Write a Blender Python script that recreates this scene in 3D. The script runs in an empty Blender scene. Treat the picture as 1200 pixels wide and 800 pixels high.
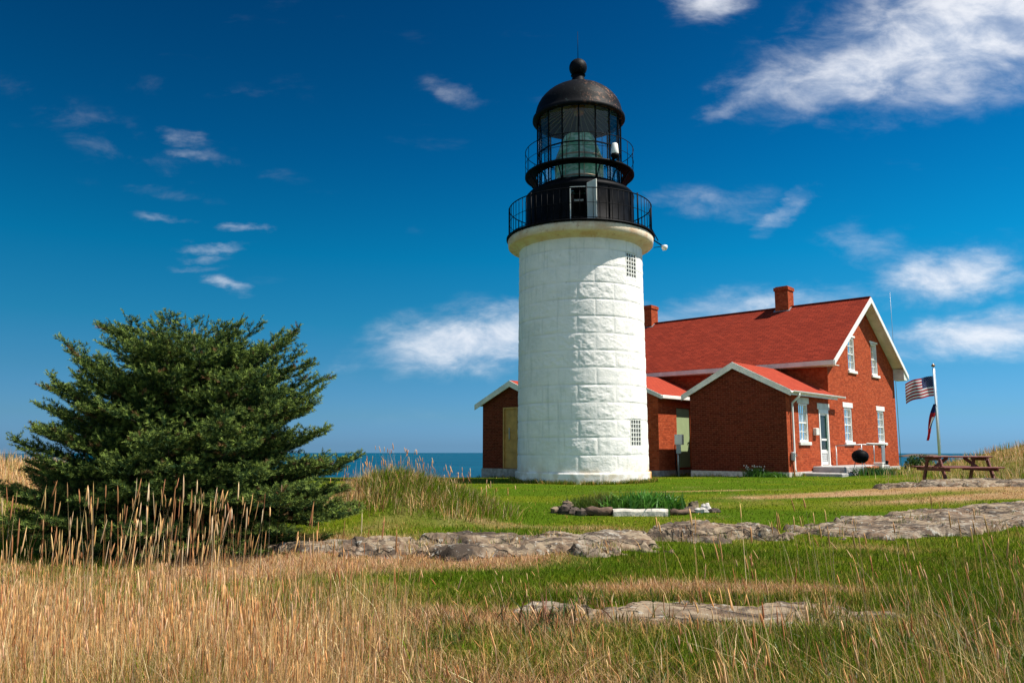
import bpy, math, random
import numpy as np
from mathutils import Vector, Matrix
random.seed(7); rng = np.random.default_rng(11)
R = math.radians
scene = bpy.context.scene
COL = scene.collection

# ------------------------------------------------------------------ camera
PITCH = R(7.685); EYE = 1.1
cam_d = bpy.data.cameras.new('camera'); cam = bpy.data.objects.new('camera', cam_d); COL.objects.link(cam)
cam.location = (0, 0, EYE); cam.rotation_euler = (R(90) + PITCH, 0, 0)
cam_d.sensor_width = 36; cam_d.lens = 27.9; cam_d.clip_start = .05; cam_d.clip_end = 30000
scene.camera = cam
# ------------------------------------------------------------------ light
SUN_EL, SUN_AZ = R(57), R(101.5)          # azimuth clockwise from +Y
sun_dir = Vector((math.sin(SUN_AZ)*math.cos(SUN_EL), math.cos(SUN_AZ)*math.cos(SUN_EL), math.sin(SUN_EL)))
sd = bpy.data.lights.new('sun', 'SUN'); sd.energy = 4.9; sd.angle = R(.53); sd.color = (1, .93, .83)
so = bpy.data.objects.new('sun', sd); COL.objects.link(so); so.rotation_euler = sun_dir.to_track_quat('Z', 'Y').to_euler()
scene.view_settings.view_transform = 'Standard'; scene.view_settings.look = 'None'
scene.view_settings.exposure = 0.75; scene.view_settings.gamma = 1
scene.cycles.max_bounces = 6; scene.cycles.transparent_max_bounces = 16
SKY_STRENGTH = .06
W = bpy.data.worlds.new('World'); scene.world = W; W.use_nodes = True

class NT:                                   # small node helper
    def __init__(s, tree): s.t = tree; s.n = tree.nodes; s.l = tree.links
    def put(s, sock, v):
        if isinstance(v, bpy.types.NodeSocket): s.l.new(v, sock)
        elif v is not None: sock.default_value = v
    def node(s, typ, ins=None, out=0, **kw):
        n = s.n.new(typ)
        for k, v in kw.items(): setattr(n, k, v)
        for k, v in (ins or {}).items(): s.put(n.inputs[k], v)
        return n.outputs[out] if out is not None else n
    def math(s, op, a, b=None, c=None, clamp=False):
        n = s.n.new('ShaderNodeMath'); n.operation = op; n.use_clamp = clamp
        s.put(n.inputs[0], a)
        if b is not None: s.put(n.inputs[1], b)
        if c is not None: s.put(n.inputs[2], c)
        return n.outputs[0]
    def vmath(s, op, a, b=None, out=0):
        n = s.n.new('ShaderNodeVectorMath'); n.operation = op; s.put(n.inputs[0], a)
        if b is not None: s.put(n.inputs[1], b)
        return n.outputs[out]
    def mix(s, f, a, b, typ='MIX'):
        n = s.n.new('ShaderNodeMix'); n.data_type = 'RGBA'; n.blend_type = typ; n.clamp_factor = True
        s.put(n.inputs[0], f); s.put(n.inputs[6], a); s.put(n.inputs[7], b)
        return n.outputs[2]
    def ramp(s, f, stops, interp='LINEAR'):
        n = s.n.new('ShaderNodeValToRGB'); e = n.color_ramp.elements; n.color_ramp.interpolation = interp
        while len(e) > 1: e.remove(e[0])
        e[0].position = stops[0][0]; e[0].color = col(stops[0][1])
        for p, c in stops[1:]:
            q = e.new(p); q.color = col(c)
        s.put(n.inputs[0], f); return n.outputs[0]
    def noise(s, vec, scale, detail=4, rough=.55, out=0, dist=0):
        return s.node('ShaderNodeTexNoise', {'Vector': vec, 'Scale': scale, 'Detail': detail, 'Roughness': rough, 'Distortion': dist}, out)
    def smooth(s, v, a, b, lo=0., hi=1.):
        return s.node('ShaderNodeMapRange', {0: v, 1: a, 2: b, 3: lo, 4: hi}, 0, interpolation_type='SMOOTHSTEP')
def col(c):
    if isinstance(c, (int, float)): c = (c, c, c)
    return (c[0], c[1], c[2], 1)

# sky: Nishita graded like a polarised slide film, plus fair weather cloud and an added fill cloud behind
w = NT(W.node_tree); w.n.clear()
tc = w.node('ShaderNodeTexCoord', out=0)
sp = w.node('ShaderNodeSeparateXYZ', {0: tc}, None)
zcl = w.math('MAXIMUM', sp.outputs[2], .004)
vec = w.node('ShaderNodeCombineXYZ', {0: sp.outputs[0], 1: sp.outputs[1], 2: zcl})
sky = w.n.new('ShaderNodeTexSky'); sky.sky_type = 'NISHITA'; sky.sun_disc = False
sky.sun_elevation = SUN_EL; sky.sun_rotation = SUN_AZ; sky.altitude = 60; sky.air_density = 1.0; sky.dust_density = .35; sky.ozone_density = 2.6
w.put(sky.inputs[0], vec)
skyc = sky.outputs[0]
el = w.smooth(zcl, 0.0, .62)
tint = w.ramp(el, [(0, (.27, .60, 1.25)), (.012, (.26, .60, 1.05)), (.06, (.19, .61, .93)), (.15, (.08, .65, .91)), (.32, (.012, .66, .93)), (.6, (.003, .49, .80)), (1, (.003, .30, .57))])
graded = w.mix(1.0, skyc, tint, 'MULTIPLY')
# darker away from the sun (polariser)
sidev = w.smooth(w.math('ADD', sp.outputs[0], w.math('MULTIPLY', zcl, -.25)), -.75, .6, .76, 1.20)
graded = w.vmath('SCALE', graded); w.put(graded.node.inputs['Scale'], sidev)
# clouds, placed by direction (X = east/north slope, Z = height slope)
ya = w.math('MAXIMUM', w.math('ABSOLUTE', sp.outputs[1]), .08)
cx = w.math('DIVIDE', sp.outputs[0], ya); cz = w.math('DIVIDE', sp.outputs[2], ya)
flat = w.node('ShaderNodeCombineXYZ', {0: cx, 1: cz, 2: 0.})
stre = w.vmath('MULTIPLY', flat, (1, 2.6, 1))
n1 = w.noise(stre, 7.0, 6, .6, out=1)
warp = w.vmath('MULTIPLY', w.vmath('SUBTRACT', n1, (.5, .5, .5)), (.09, .035, 0))
n2 = w.noise(stre, 30.0, 5, .6, out=1)
warp2 = w.vmath('MULTIPLY', w.vmath('SUBTRACT', n2, (.5, .5, .5)), (.035, .016, 0))
P = w.vmath('ADD', w.vmath('ADD', flat, warp), warp2)
CLOUDS = [  # X, Z, half width, half height, tilt deg, density
 (.598,.545,.19,.075,12,1.05),(.47,.50,.13,.045,16,.95),(.345,.478,.06,.028,12,.75),(.29,.45,.05,.016,25,.45),(.66,.60,.14,.09,5,1.05),
 (.262,.60,.045,.03,0,.9),(.262,.318,.09,.018,-4,.45),(.358,.308,.045,.014,38,.6),(.31,.33,.05,.012,0,.3),
 (.565,.218,.085,.034,10,.95),(.47,.25,.06,.03,-22,.35),(.625,.15,.16,.024,6,1.0),(.60,.146,.10,.012,2,.6),(.27,.175,.16,.022,8,.75),(.20,.165,.10,.02,4,.75),
 (-.045,.138,.115,.038,8,1.0),(.0,.16,.07,.02,6,.8),(-.13,.105,.085,.009,3,.5),(-.05,.10,.12,.008,2,.35),
 (-.435,.408,.030,.012,-14,.45),(-.425,.382,.024,.008,-12,.45),(-.45,.295,.035,.006,-8,.4),(-.345,.282,.028,.006,0,.6),(-.378,.258,.042,.006,3,.6),(-.40,.245,.030,.005,3,.4),(-.365,.208,.030,.008,-16,.7),(-.41,.232,.030,.004,0,.35),
 (-.085,.470,.030,.014,-25,.40),(-.56,.43,.14,.022,-22,.20),(-.40,.47,.12,.012,-6,.17),(-.36,.37,.08,.010,-14,.24),(-.50,.38,.10,.014,-20,.25),(-.46,.33,.07,.008,-8,.2),(.50,.07,.3,.018,1,.12),(-.15,.04,.3,.014,0,.12),(-.13,.28,.03,.008,0,.10)]
tot = None
for (X, Z, rx, rz, a, dn) in CLOUDS:
    m = w.n.new('ShaderNodeMapping'); m.vector_type = 'TEXTURE'
    w.put(m.inputs[0], P); m.inputs[1].default_value = (X, Z, 0); m.inputs[2].default_value = (0, 0, R(a)); m.inputs[3].default_value = (rx*1.15, rz*1.12, 1)
    ln = w.vmath('LENGTH', m.outputs[0], out=1)
    d = w.smooth(ln, 1.75, .0, 0., dn)
    tot = d if tot is None else w.math('MAXIMUM', tot, d)
n3 = w.noise(stre, 16.0, 8, .62)
n4 = w.noise(w.vmath('MULTIPLY', flat, (1, 3.4, 1)), 5., 7, .6)
cn = w.noise(w.vmath('MULTIPLY', flat, (1, 1.9, 1)), 11., 10, .62, dist=.3)
edge = w.math('ADD', tot, w.math('MULTIPLY', w.math('SUBTRACT', cn, .5), 1.5))
dens = w.math('MULTIPLY', w.math('MULTIPLY', w.smooth(edge, .05, 1.30), w.smooth(tot, .0, .22)), w.smooth(tot, 0., .9, .35, 1.0))
front = w.smooth(sp.outputs[1], .0, .15)
wisps = w.math('MULTIPLY', w.smooth(n4, .60, .95), .08)
rear = w.math('MULTIPLY', w.smooth(sp.outputs[1], -.10, -.45), w.smooth(w.noise(tc, 2.2, 7, .6), .38, .60, .12, .85))  # unseen cloud cover added behind the camera to brighten the shaded sides
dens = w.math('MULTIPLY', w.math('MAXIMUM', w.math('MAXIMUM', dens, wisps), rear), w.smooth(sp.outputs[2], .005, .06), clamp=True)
cloudc0 = w.mix(w.smooth(cn, .35, .65), (6.4, 7.2, 8.6, 1), (9.6, 9.8, 10.3, 1))
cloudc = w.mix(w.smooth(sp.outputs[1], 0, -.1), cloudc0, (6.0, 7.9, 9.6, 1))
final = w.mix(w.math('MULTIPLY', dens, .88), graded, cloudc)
bg = w.node('ShaderNodeBackground', {0: final, 1: SKY_STRENGTH})
w.l.new(bg, w.node('ShaderNodeOutputWorld', out=None).inputs[0])

# ------------------------------------------------------------------ materials
def mat(name, build):
    m = bpy.data.materials.new(name); m.use_nodes = True; t = NT(m.node_tree)
    b = t.n['Principled BSDF']; build(t, b); return m
def plain(name, c, rough=.5, metal=0., bump=0, bscale=40, var=.12, vscale=3.):
    def f(t, b):
        o = t.node('ShaderNodeTexCoord', out=3)
        n = t.noise(o, vscale, 6, .6)
        cc = t.mix(t.smooth(n, .3, .7), col([x*(1-var) for x in c]), col([min(1, x*(1+var)) for x in c]))
        t.put(b.inputs['Base Color'], cc); b.inputs['Roughness'].default_value = rough; b.inputs['Metallic'].default_value = metal
        if bump:
            bn = t.node('ShaderNodeBump', {'Strength': bump, 'Distance': .02, 'Height': t.noise(o, bscale, 4)}); t.put(b.inputs['Normal'], bn)
    return mat(name, f)
def brick(name, c1, c2, mortar, wash=.25):
    def f(t, b):
        b.inputs['Specular IOR Level'].default_value = .08
        uv = t.node('ShaderNodeTexCoord', out=2)
        br = t.n.new('ShaderNodeTexBrick'); t.put(br.inputs['Vector'], uv)
        br.inputs['Scale'].default_value = 1; br.inputs['Brick Width'].default_value = .225; br.inputs['Row Height'].default_value = .075
        br.inputs['Mortar Size'].default_value = .006; br.inputs['Mortar Smooth'].default_value = .3; br.inputs['Bias'].default_value = -.1
        br.inputs['Color1'].default_value = col(c1); br.inputs['Color2'].default_value = col(c2); br.inputs['Mortar'].default_value = col(mortar)
        n = t.noise(uv, .9, 8, .65); n2 = t.noise(uv, 7., 6, .7)
        c = t.mix(t.smooth(n, .35, .75, 0, wash), br.outputs[0], col([c1[0]*1.25, c1[1]*1.9, c1[2]*2.2]))
        bw = t.node('ShaderNodeTexWhiteNoise', {'Vector': t.vmath('FLOOR', t.vmath('DIVIDE', uv, (.1125, .075, 1)))}, 0)
        c = t.mix(t.math('MULTIPLY', t.smooth(bw, .5, 1.), .38), c, col([c1[0]*1.35, c1[1]*1.9, c1[2]*2.4]))
        c = t.mix(t.smooth(n2, .5, .68, 0, .7), c, col([c1[0]*.5, c1[1]*.45, c1[2]*.6]))
        c = t.mix(t.smooth(t.noise(uv, 2.3, 8, .7), .62, .8, 0, .15), c, col((.36, .26, .20)))
        t.put(b.inputs['Base Color'], c); b.inputs['Roughness'].default_value = .85
        h = t.math('ADD', t.math('MULTIPLY', br.outputs[1], -1.), t.math('MULTIPLY', n2, .6))
        t.put(b.inputs['Normal'], t.node('ShaderNodeBump', {'Strength': .7, 'Distance': .012, 'Height': h}))
    return mat(name, f)
def shingle(name, c1, c2, dark):
    def f(t, b):
        uv = t.node('ShaderNodeTexCoord', out=2)
        br = t.n.new('ShaderNodeTexBrick'); t.put(br.inputs['Vector'], uv)
        br.inputs['Scale'].default_value = 1; br.inputs['Brick Width'].default_value = .30; br.inputs['Row Height'].default_value = .14
        br.inputs['Mortar Size'].default_value = .012; br.inputs['Mortar Smooth'].default_value = .2; br.inputs['Bias'].default_value = 0
        br.inputs['Color1'].default_value = col(c1); br.inputs['Color2'].default_value = col(c2); br.inputs['Mortar'].default_value = col(dark)
        n = t.noise(uv, 1.3, 7, .6)
        mp = t.vmath('MULTIPLY', uv, (5., .35, 1)); st = t.noise(mp, 1., 5, .6)
        c = t.mix(t.smooth(n, .35, .7, 0, .55), br.outputs[0], col([x*.68 for x in c1]))
        c = t.mix(t.smooth(st, .5, .75, 0, .38), c, col((c1[0]*.6, c1[1]*.8, c1[2]*1.0)))
        c = t.mix(t.smooth(t.noise(uv, 60., 2), .4, .8, 0, .3), c, col([x*1.3 for x in c2]))
        t.put(b.inputs['Base Color'], c); b.inputs['Roughness'].default_value = .95; b.inputs['Specular IOR Level'].default_value = .04
        sepv = t.node('ShaderNodeSeparateXYZ', {0: uv}, None)
        saw = t.math('FRACT', t.math('DIVIDE', sepv.outputs[1], .14))
        h = t.math('ADD', t.math('MULTIPLY', saw, -1.), t.math('MULTIPLY', br.outputs[1], -.7))
        t.put(b.inputs['Normal'], t.node('ShaderNodeBump', {'Strength': .6, 'Distance': .012, 'Height': h}))
    return mat(name, f)
def foliage(name, rough=.6, transl=.25, attr='Col', spec=.3):
    def f(t, b):
        a = t.node('ShaderNodeAttribute', out=0, attribute_name=attr)
        t.put(b.inputs['Base Color'], a); b.inputs['Roughness'].default_value = rough; b.inputs['Specular IOR Level'].default_value = spec
        tr = t.node('ShaderNodeBsdfTranslucent', {0: a})
        mx = t.node('ShaderNodeMixShader', {0: transl, 1: b.outputs[0], 2: tr})
        t.l.new(mx, t.n['Material Output'].inputs[0])
    return mat(name, f)
def glass(name, tint=(.9, 1, .97), refl=.12, rough=.03, fac=.9):
    def f(t, b):
        tr = t.node('ShaderNodeBsdfTransparent', {0: col(tint)}); gl = t.node('ShaderNodeBsdfGlossy', {0: col(1.), 'Roughness': rough})
        lw = t.node('ShaderNodeFresnel', {0: 1.5})
        mx = t.node('ShaderNodeMixShader', {0: t.math('MULTIPLY', lw, refl, clamp=True), 1: tr, 2: gl})
        t.l.new(mx, t.n['Material Output'].inputs[0])
    return mat(name, f)

M = {}
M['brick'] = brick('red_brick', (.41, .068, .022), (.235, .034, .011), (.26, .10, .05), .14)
M['brick_shaded'] = brick('dark_shaded_red_brick', (.135, .022, .010), (.075, .012, .006), (.20, .085, .045), .10)  # darker brick for walls turned from the sun, their shade included in the colour
M['shingle'] = shingle('red_shingle', (.27, .038, .020), (.16, .022, .013), (.07, .012, .009))
M['shingle_new'] = shingle('bright_red_shingle', (.38, .062, .034), (.31, .048, .028), (.18, .03, .02))
M['white'] = plain('white_paint', (.80, .79, .74), .45, bump=.15, var=.08)
M['trim'] = plain('weathered_white_trim', (.66, .66, .60), .6, bump=.3, var=.15, vscale=2)
M['granite'] = plain('pale_granite', (.50, .47, .43), .85, bump=.6, bscale=25, var=.25, vscale=9)
M['granite_dark'] = plain('grey_granite', (.30, .28, .26), .9, bump=.6, bscale=25, var=.3, vscale=6)
M['black'] = plain('black_iron_paint', (.0035, .004, .0055), .55, bump=.2, bscale=12, var=.5)
M['black'].node_tree.nodes['Principled BSDF'].inputs['Specular IOR Level'].default_value = .05
M['green_door'] = plain('sage_green_paint', (.30, .38, .20), .5, var=.06)
M['tan_door'] = plain('ochre_wood_door', (.42, .23, .06), .6, bump=.3, var=.2)
M['glass'] = glass('window_glass', (.85, .92, .92), .9)
M['lantern_glass'] = glass('lantern_glass', (.90, .97, .96), .75)
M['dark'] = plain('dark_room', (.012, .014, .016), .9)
M['curtain'] = plain('white_curtain', (.62, .64, .66), .9, var=.1, vscale=8)
M['grey_metal'] = plain('grey_galvanised_metal', (.36, .38, .39), .45, .6)
M['pole'] = plain('white_flagpole_paint', (.75, .77, .78), .35, var=.04)
M['concrete'] = plain('grey_concrete', (.34, .33, .32), .85, bump=.4, var=.18, vscale=5)
M['redwood'] = plain('dark_red_stained_wood', (.17, .035, .025), .6, bump=.5, bscale=30, var=.3, vscale=6)
M['driftwood'] = plain('bleached_driftwood', (.60, .55, .47), .8, bump=.8, bscale=14, var=.2, vscale=8)
M['darklog'] = plain('rotten_dark_log', (.10, .06, .04), .9, bump=1., bscale=14, var=.5, vscale=8)
M['terracotta'] = plain('terracotta', (.40, .13, .05), .8)
M['green_trim'] = plain('green_paint', (.02, .16, .09), .5)
def cloth_mat(name, c):
    def f(t, b):
        b.inputs['Base Color'].default_value = col(c); b.inputs['Roughness'].default_value = .85
        tr = t.node('ShaderNodeBsdfTranslucent', {0: col([min(1, x*1.2) for x in c])}); mx = t.node('ShaderNodeMixShader', {0: .5, 1: b.outputs[0], 2: tr}); t.l.new(mx, t.n['Material Output'].inputs[0])
    return mat(name, f)
M['red_cloth'] = cloth_mat('red_bunting', (.55, .02, .03)); M['white_cloth'] = cloth_mat('white_bunting', (.85, .83, .84)); M['blue_cloth'] = cloth_mat('navy_bunting', (.015, .03, .16))
M['bark'] = plain('grey_spruce_bark', (.10, .075, .055), .95, bump=1, bscale=30, var=.4, vscale=12)
M['needle'] = foliage('spruce_needles', .6, .10, spec=.12)
M['grass'] = foliage('grass_blades', .6, .22, spec=.04)
M['leaf'] = foliage('broad_leaves', .45, .25)

def dome_mat(t, b):
    o = t.node('ShaderNodeTexCoord', out=3)
    n = t.noise(o, 2.2, 8, .65); n2 = t.noise(o, 9., 6, .7)
    sx = t.node('ShaderNodeSeparateXYZ', {0: o}, None)
    f = t.math('MULTIPLY', t.math('MULTIPLY', t.smooth(n2, .52, .62), t.smooth(n, .42, .55)), t.smooth(t.math('ADD', sx.outputs[0], t.math('MULTIPLY', n, 1.5)), .6, 1.5))
    c = t.mix(t.math('MULTIPLY', f, .75), (.004, .0045, .006, 1), (.24, .12, .075, 1))
    c = t.mix(t.smooth(t.noise(o, 5., 7, .7), .60, .68, 0, .45), c, (.06, .085, .085, 1))
    t.put(b.inputs['Base Color'], c); b.inputs['Roughness'].default_value = .55; b.inputs['Specular IOR Level'].default_value = .08
    t.put(b.inputs['Normal'], t.node('ShaderNodeBump', {'Strength': .4, 'Distance': .02, 'Height': n2}))
M['dome'] = mat('rusting_black_dome', dome_mat)

def tower_mat(t, b):
    o = t.node('ShaderNodeTexCoord', out=3)
    big = t.noise(o, .8, 8, .65); fine = t.noise(o, 14., 7, .7)
    st = t.noise(t.vmath('MULTIPLY', o, (5, 5, .5)), 1.2, 7, .6)
    c = t.mix(t.smooth(big, .44, .62, 0, .55), (.90, .865, .82, 1), (.70, .70, .67, 1))
    c = t.mix(t.smooth(fine, .60, .78, 0, .38), c, (.52, .51, .48, 1))
    c = t.mix(t.smooth(st, .52, .72, 0, .45), c, (.50, .53, .50, 1))
    sp_ = t.node('ShaderNodeSeparateXYZ', {0: o}, None)
    # cavity attribute: grime sits in the mortar joints
    cav = t.node('ShaderNodeAttribute', out=2, attribute_name='joint')
    c = t.mix(t.math('MULTIPLY', cav, .3), c, (.45, .45, .43, 1))
    low = t.math('MULTIPLY', t.smooth(sp_.outputs[2], .9, .05), t.smooth(t.noise(o, 2.2, 6, .6), .40, .62))
    rs = t.smooth(t.noise(t.vmath('MULTIPLY', o, (7, 7, .35)), 1., 8, .7), .62, .72, 0, .35)
    c = t.mix(rs, c, (.55, .42, .28, 1))
    chip = t.math('MULTIPLY', t.smooth(t.noise(o, 3.3, 10, .75), .62, .66), .55)
    c = t.mix(chip, c, (.50, .49, .46, 1))
    c = t.mix(t.math('MULTIPLY', low, .8), c, (.62, .50, .34, 1))
    stain = t.math('MULTIPLY', t.smooth(sp_.outputs[2], .5, .3), t.smooth(sp_.outputs[0], 2.05, 2.25))
    c = t.mix(t.math('MULTIPLY', stain, .9), c, (.62, .27, .05, 1))
    t.put(b.inputs['Base Color'], c); b.inputs['Roughness'].default_value = .75; b.inputs['Specular IOR Level'].default_value = .25
    t.put(b.inputs['Normal'], t.node('ShaderNodeBump', {'Strength': .55, 'Distance': .02, 'Height': t.noise(o, 26., 6, .7)}))
M['tower'] = mat('whitewashed_granite', tower_mat)
def cream(t, b):
    o = t.node('ShaderNodeTexCoord', out=3)
    c = t.mix(t.smooth(t.noise(o, 1.6, 7, .65), .4, .68), (.76, .64, .48, 1), (.64, .42, .26, 1))
    c = t.mix(t.smooth(t.noise(o, 6., 7, .7), .58, .7, 0, .7), c, (.34, .20, .12, 1))
    c = t.mix(t.smooth(t.noise(t.vmath('MULTIPLY', o, (2, 2, .3)), 3., 7, .7), .55, .7, 0, .6), c, (.76, .74, .66, 1))
    t.put(b.inputs['Base Color'], c); b.inputs['Roughness'].default_value = .8
    t.put(b.inputs['Normal'], t.node('ShaderNodeBump', {'Strength': .5, 'Distance': .02, 'Height': t.noise(o, 16., 6, .7)}))
M['cream'] = mat('weathered_cream_stone', cream)
def lens(t, b):
    o = t.node('ShaderNodeTexCoord', out=3)
    n = t.noise(t.vmath('MULTIPLY', o, (1, 1, 2.)), 4., 4, .6)
    b.inputs['Base Color'].default_value = (.45, .72, .60, 1)
    t.put(b.inputs['Base Color'], t.mix(t.smooth(n, .4, .65), (.22, .52, .36, 1), (.78, .88, .80, 1)))
    b.inputs['Roughness'].default_value = .08; b.inputs['Transmission Weight'].default_value = .30; b.inputs['IOR'].default_value = 1.5
M['lens'] = mat('fresnel_prism_glass', lens)

def rock_mat(t, b):
    o = t.node('ShaderNodeTexCoord', out=3)
    wv = t.vmath('ADD', o, t.vmath('MULTIPLY', t.vmath('SUBTRACT', t.noise(o, 1.8, 5, .6, out=1), (.5, .5, .5)), (.35, .35, .35)))
    a = t.noise(o, .9, 10, .62); f = t.noise(o, 7., 10, .7); g = t.noise(t.vmath('MULTIPLY', wv, (1., 2.2, 3.)), 2.2, 8, .65)
    c = t.ramp(a, [(.36, (.045, .034, .025)), (.43, (.16, .115, .078)), (.49, (.28, .22, .15)), (.54, (.14, .088, .055)), (.60, (.27, .225, .17)), (.70, (.11, .075, .05))])
    c = t.mix(t.smooth(g, .50, .57, 0, .8), c, (.05, .038, .03, 1))
    c = t.mix(t.smooth(f, .57, .63, 0, .65), c, (.40, .39, .345, 1))
    vo = t.n.new('ShaderNodeTexVoronoi'); vo.feature = 'DISTANCE_TO_EDGE'; t.put(vo.inputs['Vector'], t.vmath('MULTIPLY', wv, (.7, 1.3, 2.2))); vo.inputs['Scale'].default_value = 1.3
    ck = t.math('MULTIPLY', t.smooth(vo.outputs[0], .035, .0), t.smooth(g, .36, .48))
    c = t.mix(t.math('MULTIPLY', ck, .8), c, (.05, .04, .032, 1))
    t.put(b.inputs['Base Color'], c); b.inputs['Roughness'].default_value = .92; b.inputs['Specular IOR Level'].default_value = .2
    h = t.math('ADD', t.math('ADD', t.math('MULTIPLY', f, .8), g), t.math('MULTIPLY', ck, -1.2))
    t.put(b.inputs['Normal'], t.node('ShaderNodeBump', {'Strength': .8, 'Distance': .035, 'Height': h}))
M['rock'] = mat('lichened_ledge_rock', rock_mat)
def ground_mat(t, b):
    o = t.node('ShaderNodeTexCoord', out=3)
    a = t.node('ShaderNodeAttribute', out=0, attribute_name='Col')
    n = t.noise(o, 12., 8, .75); n2 = t.noise(o, 60., 4, .7)
    c = t.mix(t.smooth(n, .35, .7, 0, .5), a, t.vmath('MULTIPLY', a, (.62, .66, .6)))
    c = t.mix(t.smooth(n2, .5, .75, 0, .45), c, t.vmath('MULTIPLY', a, (1.4, 1.3, 1.3)))
    t.put(b.inputs['Base Color'], c); b.inputs['Roughness'].default_value = .95; b.inputs['Specular IOR Level'].default_value = .02
    t.put(b.inputs['Normal'], t.node('ShaderNodeBump', {'Strength': 1., 'Distance': .03, 'Height': n2}))
M['ground'] = mat('turf_and_soil', ground_mat)
def sea_mat(t, b):
    o = t.node('ShaderNodeTexCoord', out=3)
    n = t.noise(t.vmath('MULTIPLY', o, (.02, .05, 1)), 1., 6, .6); big = t.noise(t.vmath('MULTIPLY', o, (.0006, .002, 1)), 1., 5, .6)
    t.put(b.inputs['Base Color'], t.mix(t.smooth(big, .4, .65), (.0, .052, .098, 1), (.002, .070, .120, 1)))
    b.inputs['Roughness'].default_value = .45; b.inputs['Specular IOR Level'].default_value = .08
    t.put(b.inputs['Normal'], t.node('ShaderNodeBump', {'Strength': .8, 'Distance': 3., 'Height': n}))
M['sea'] = mat('sea_water', sea_mat)

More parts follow.
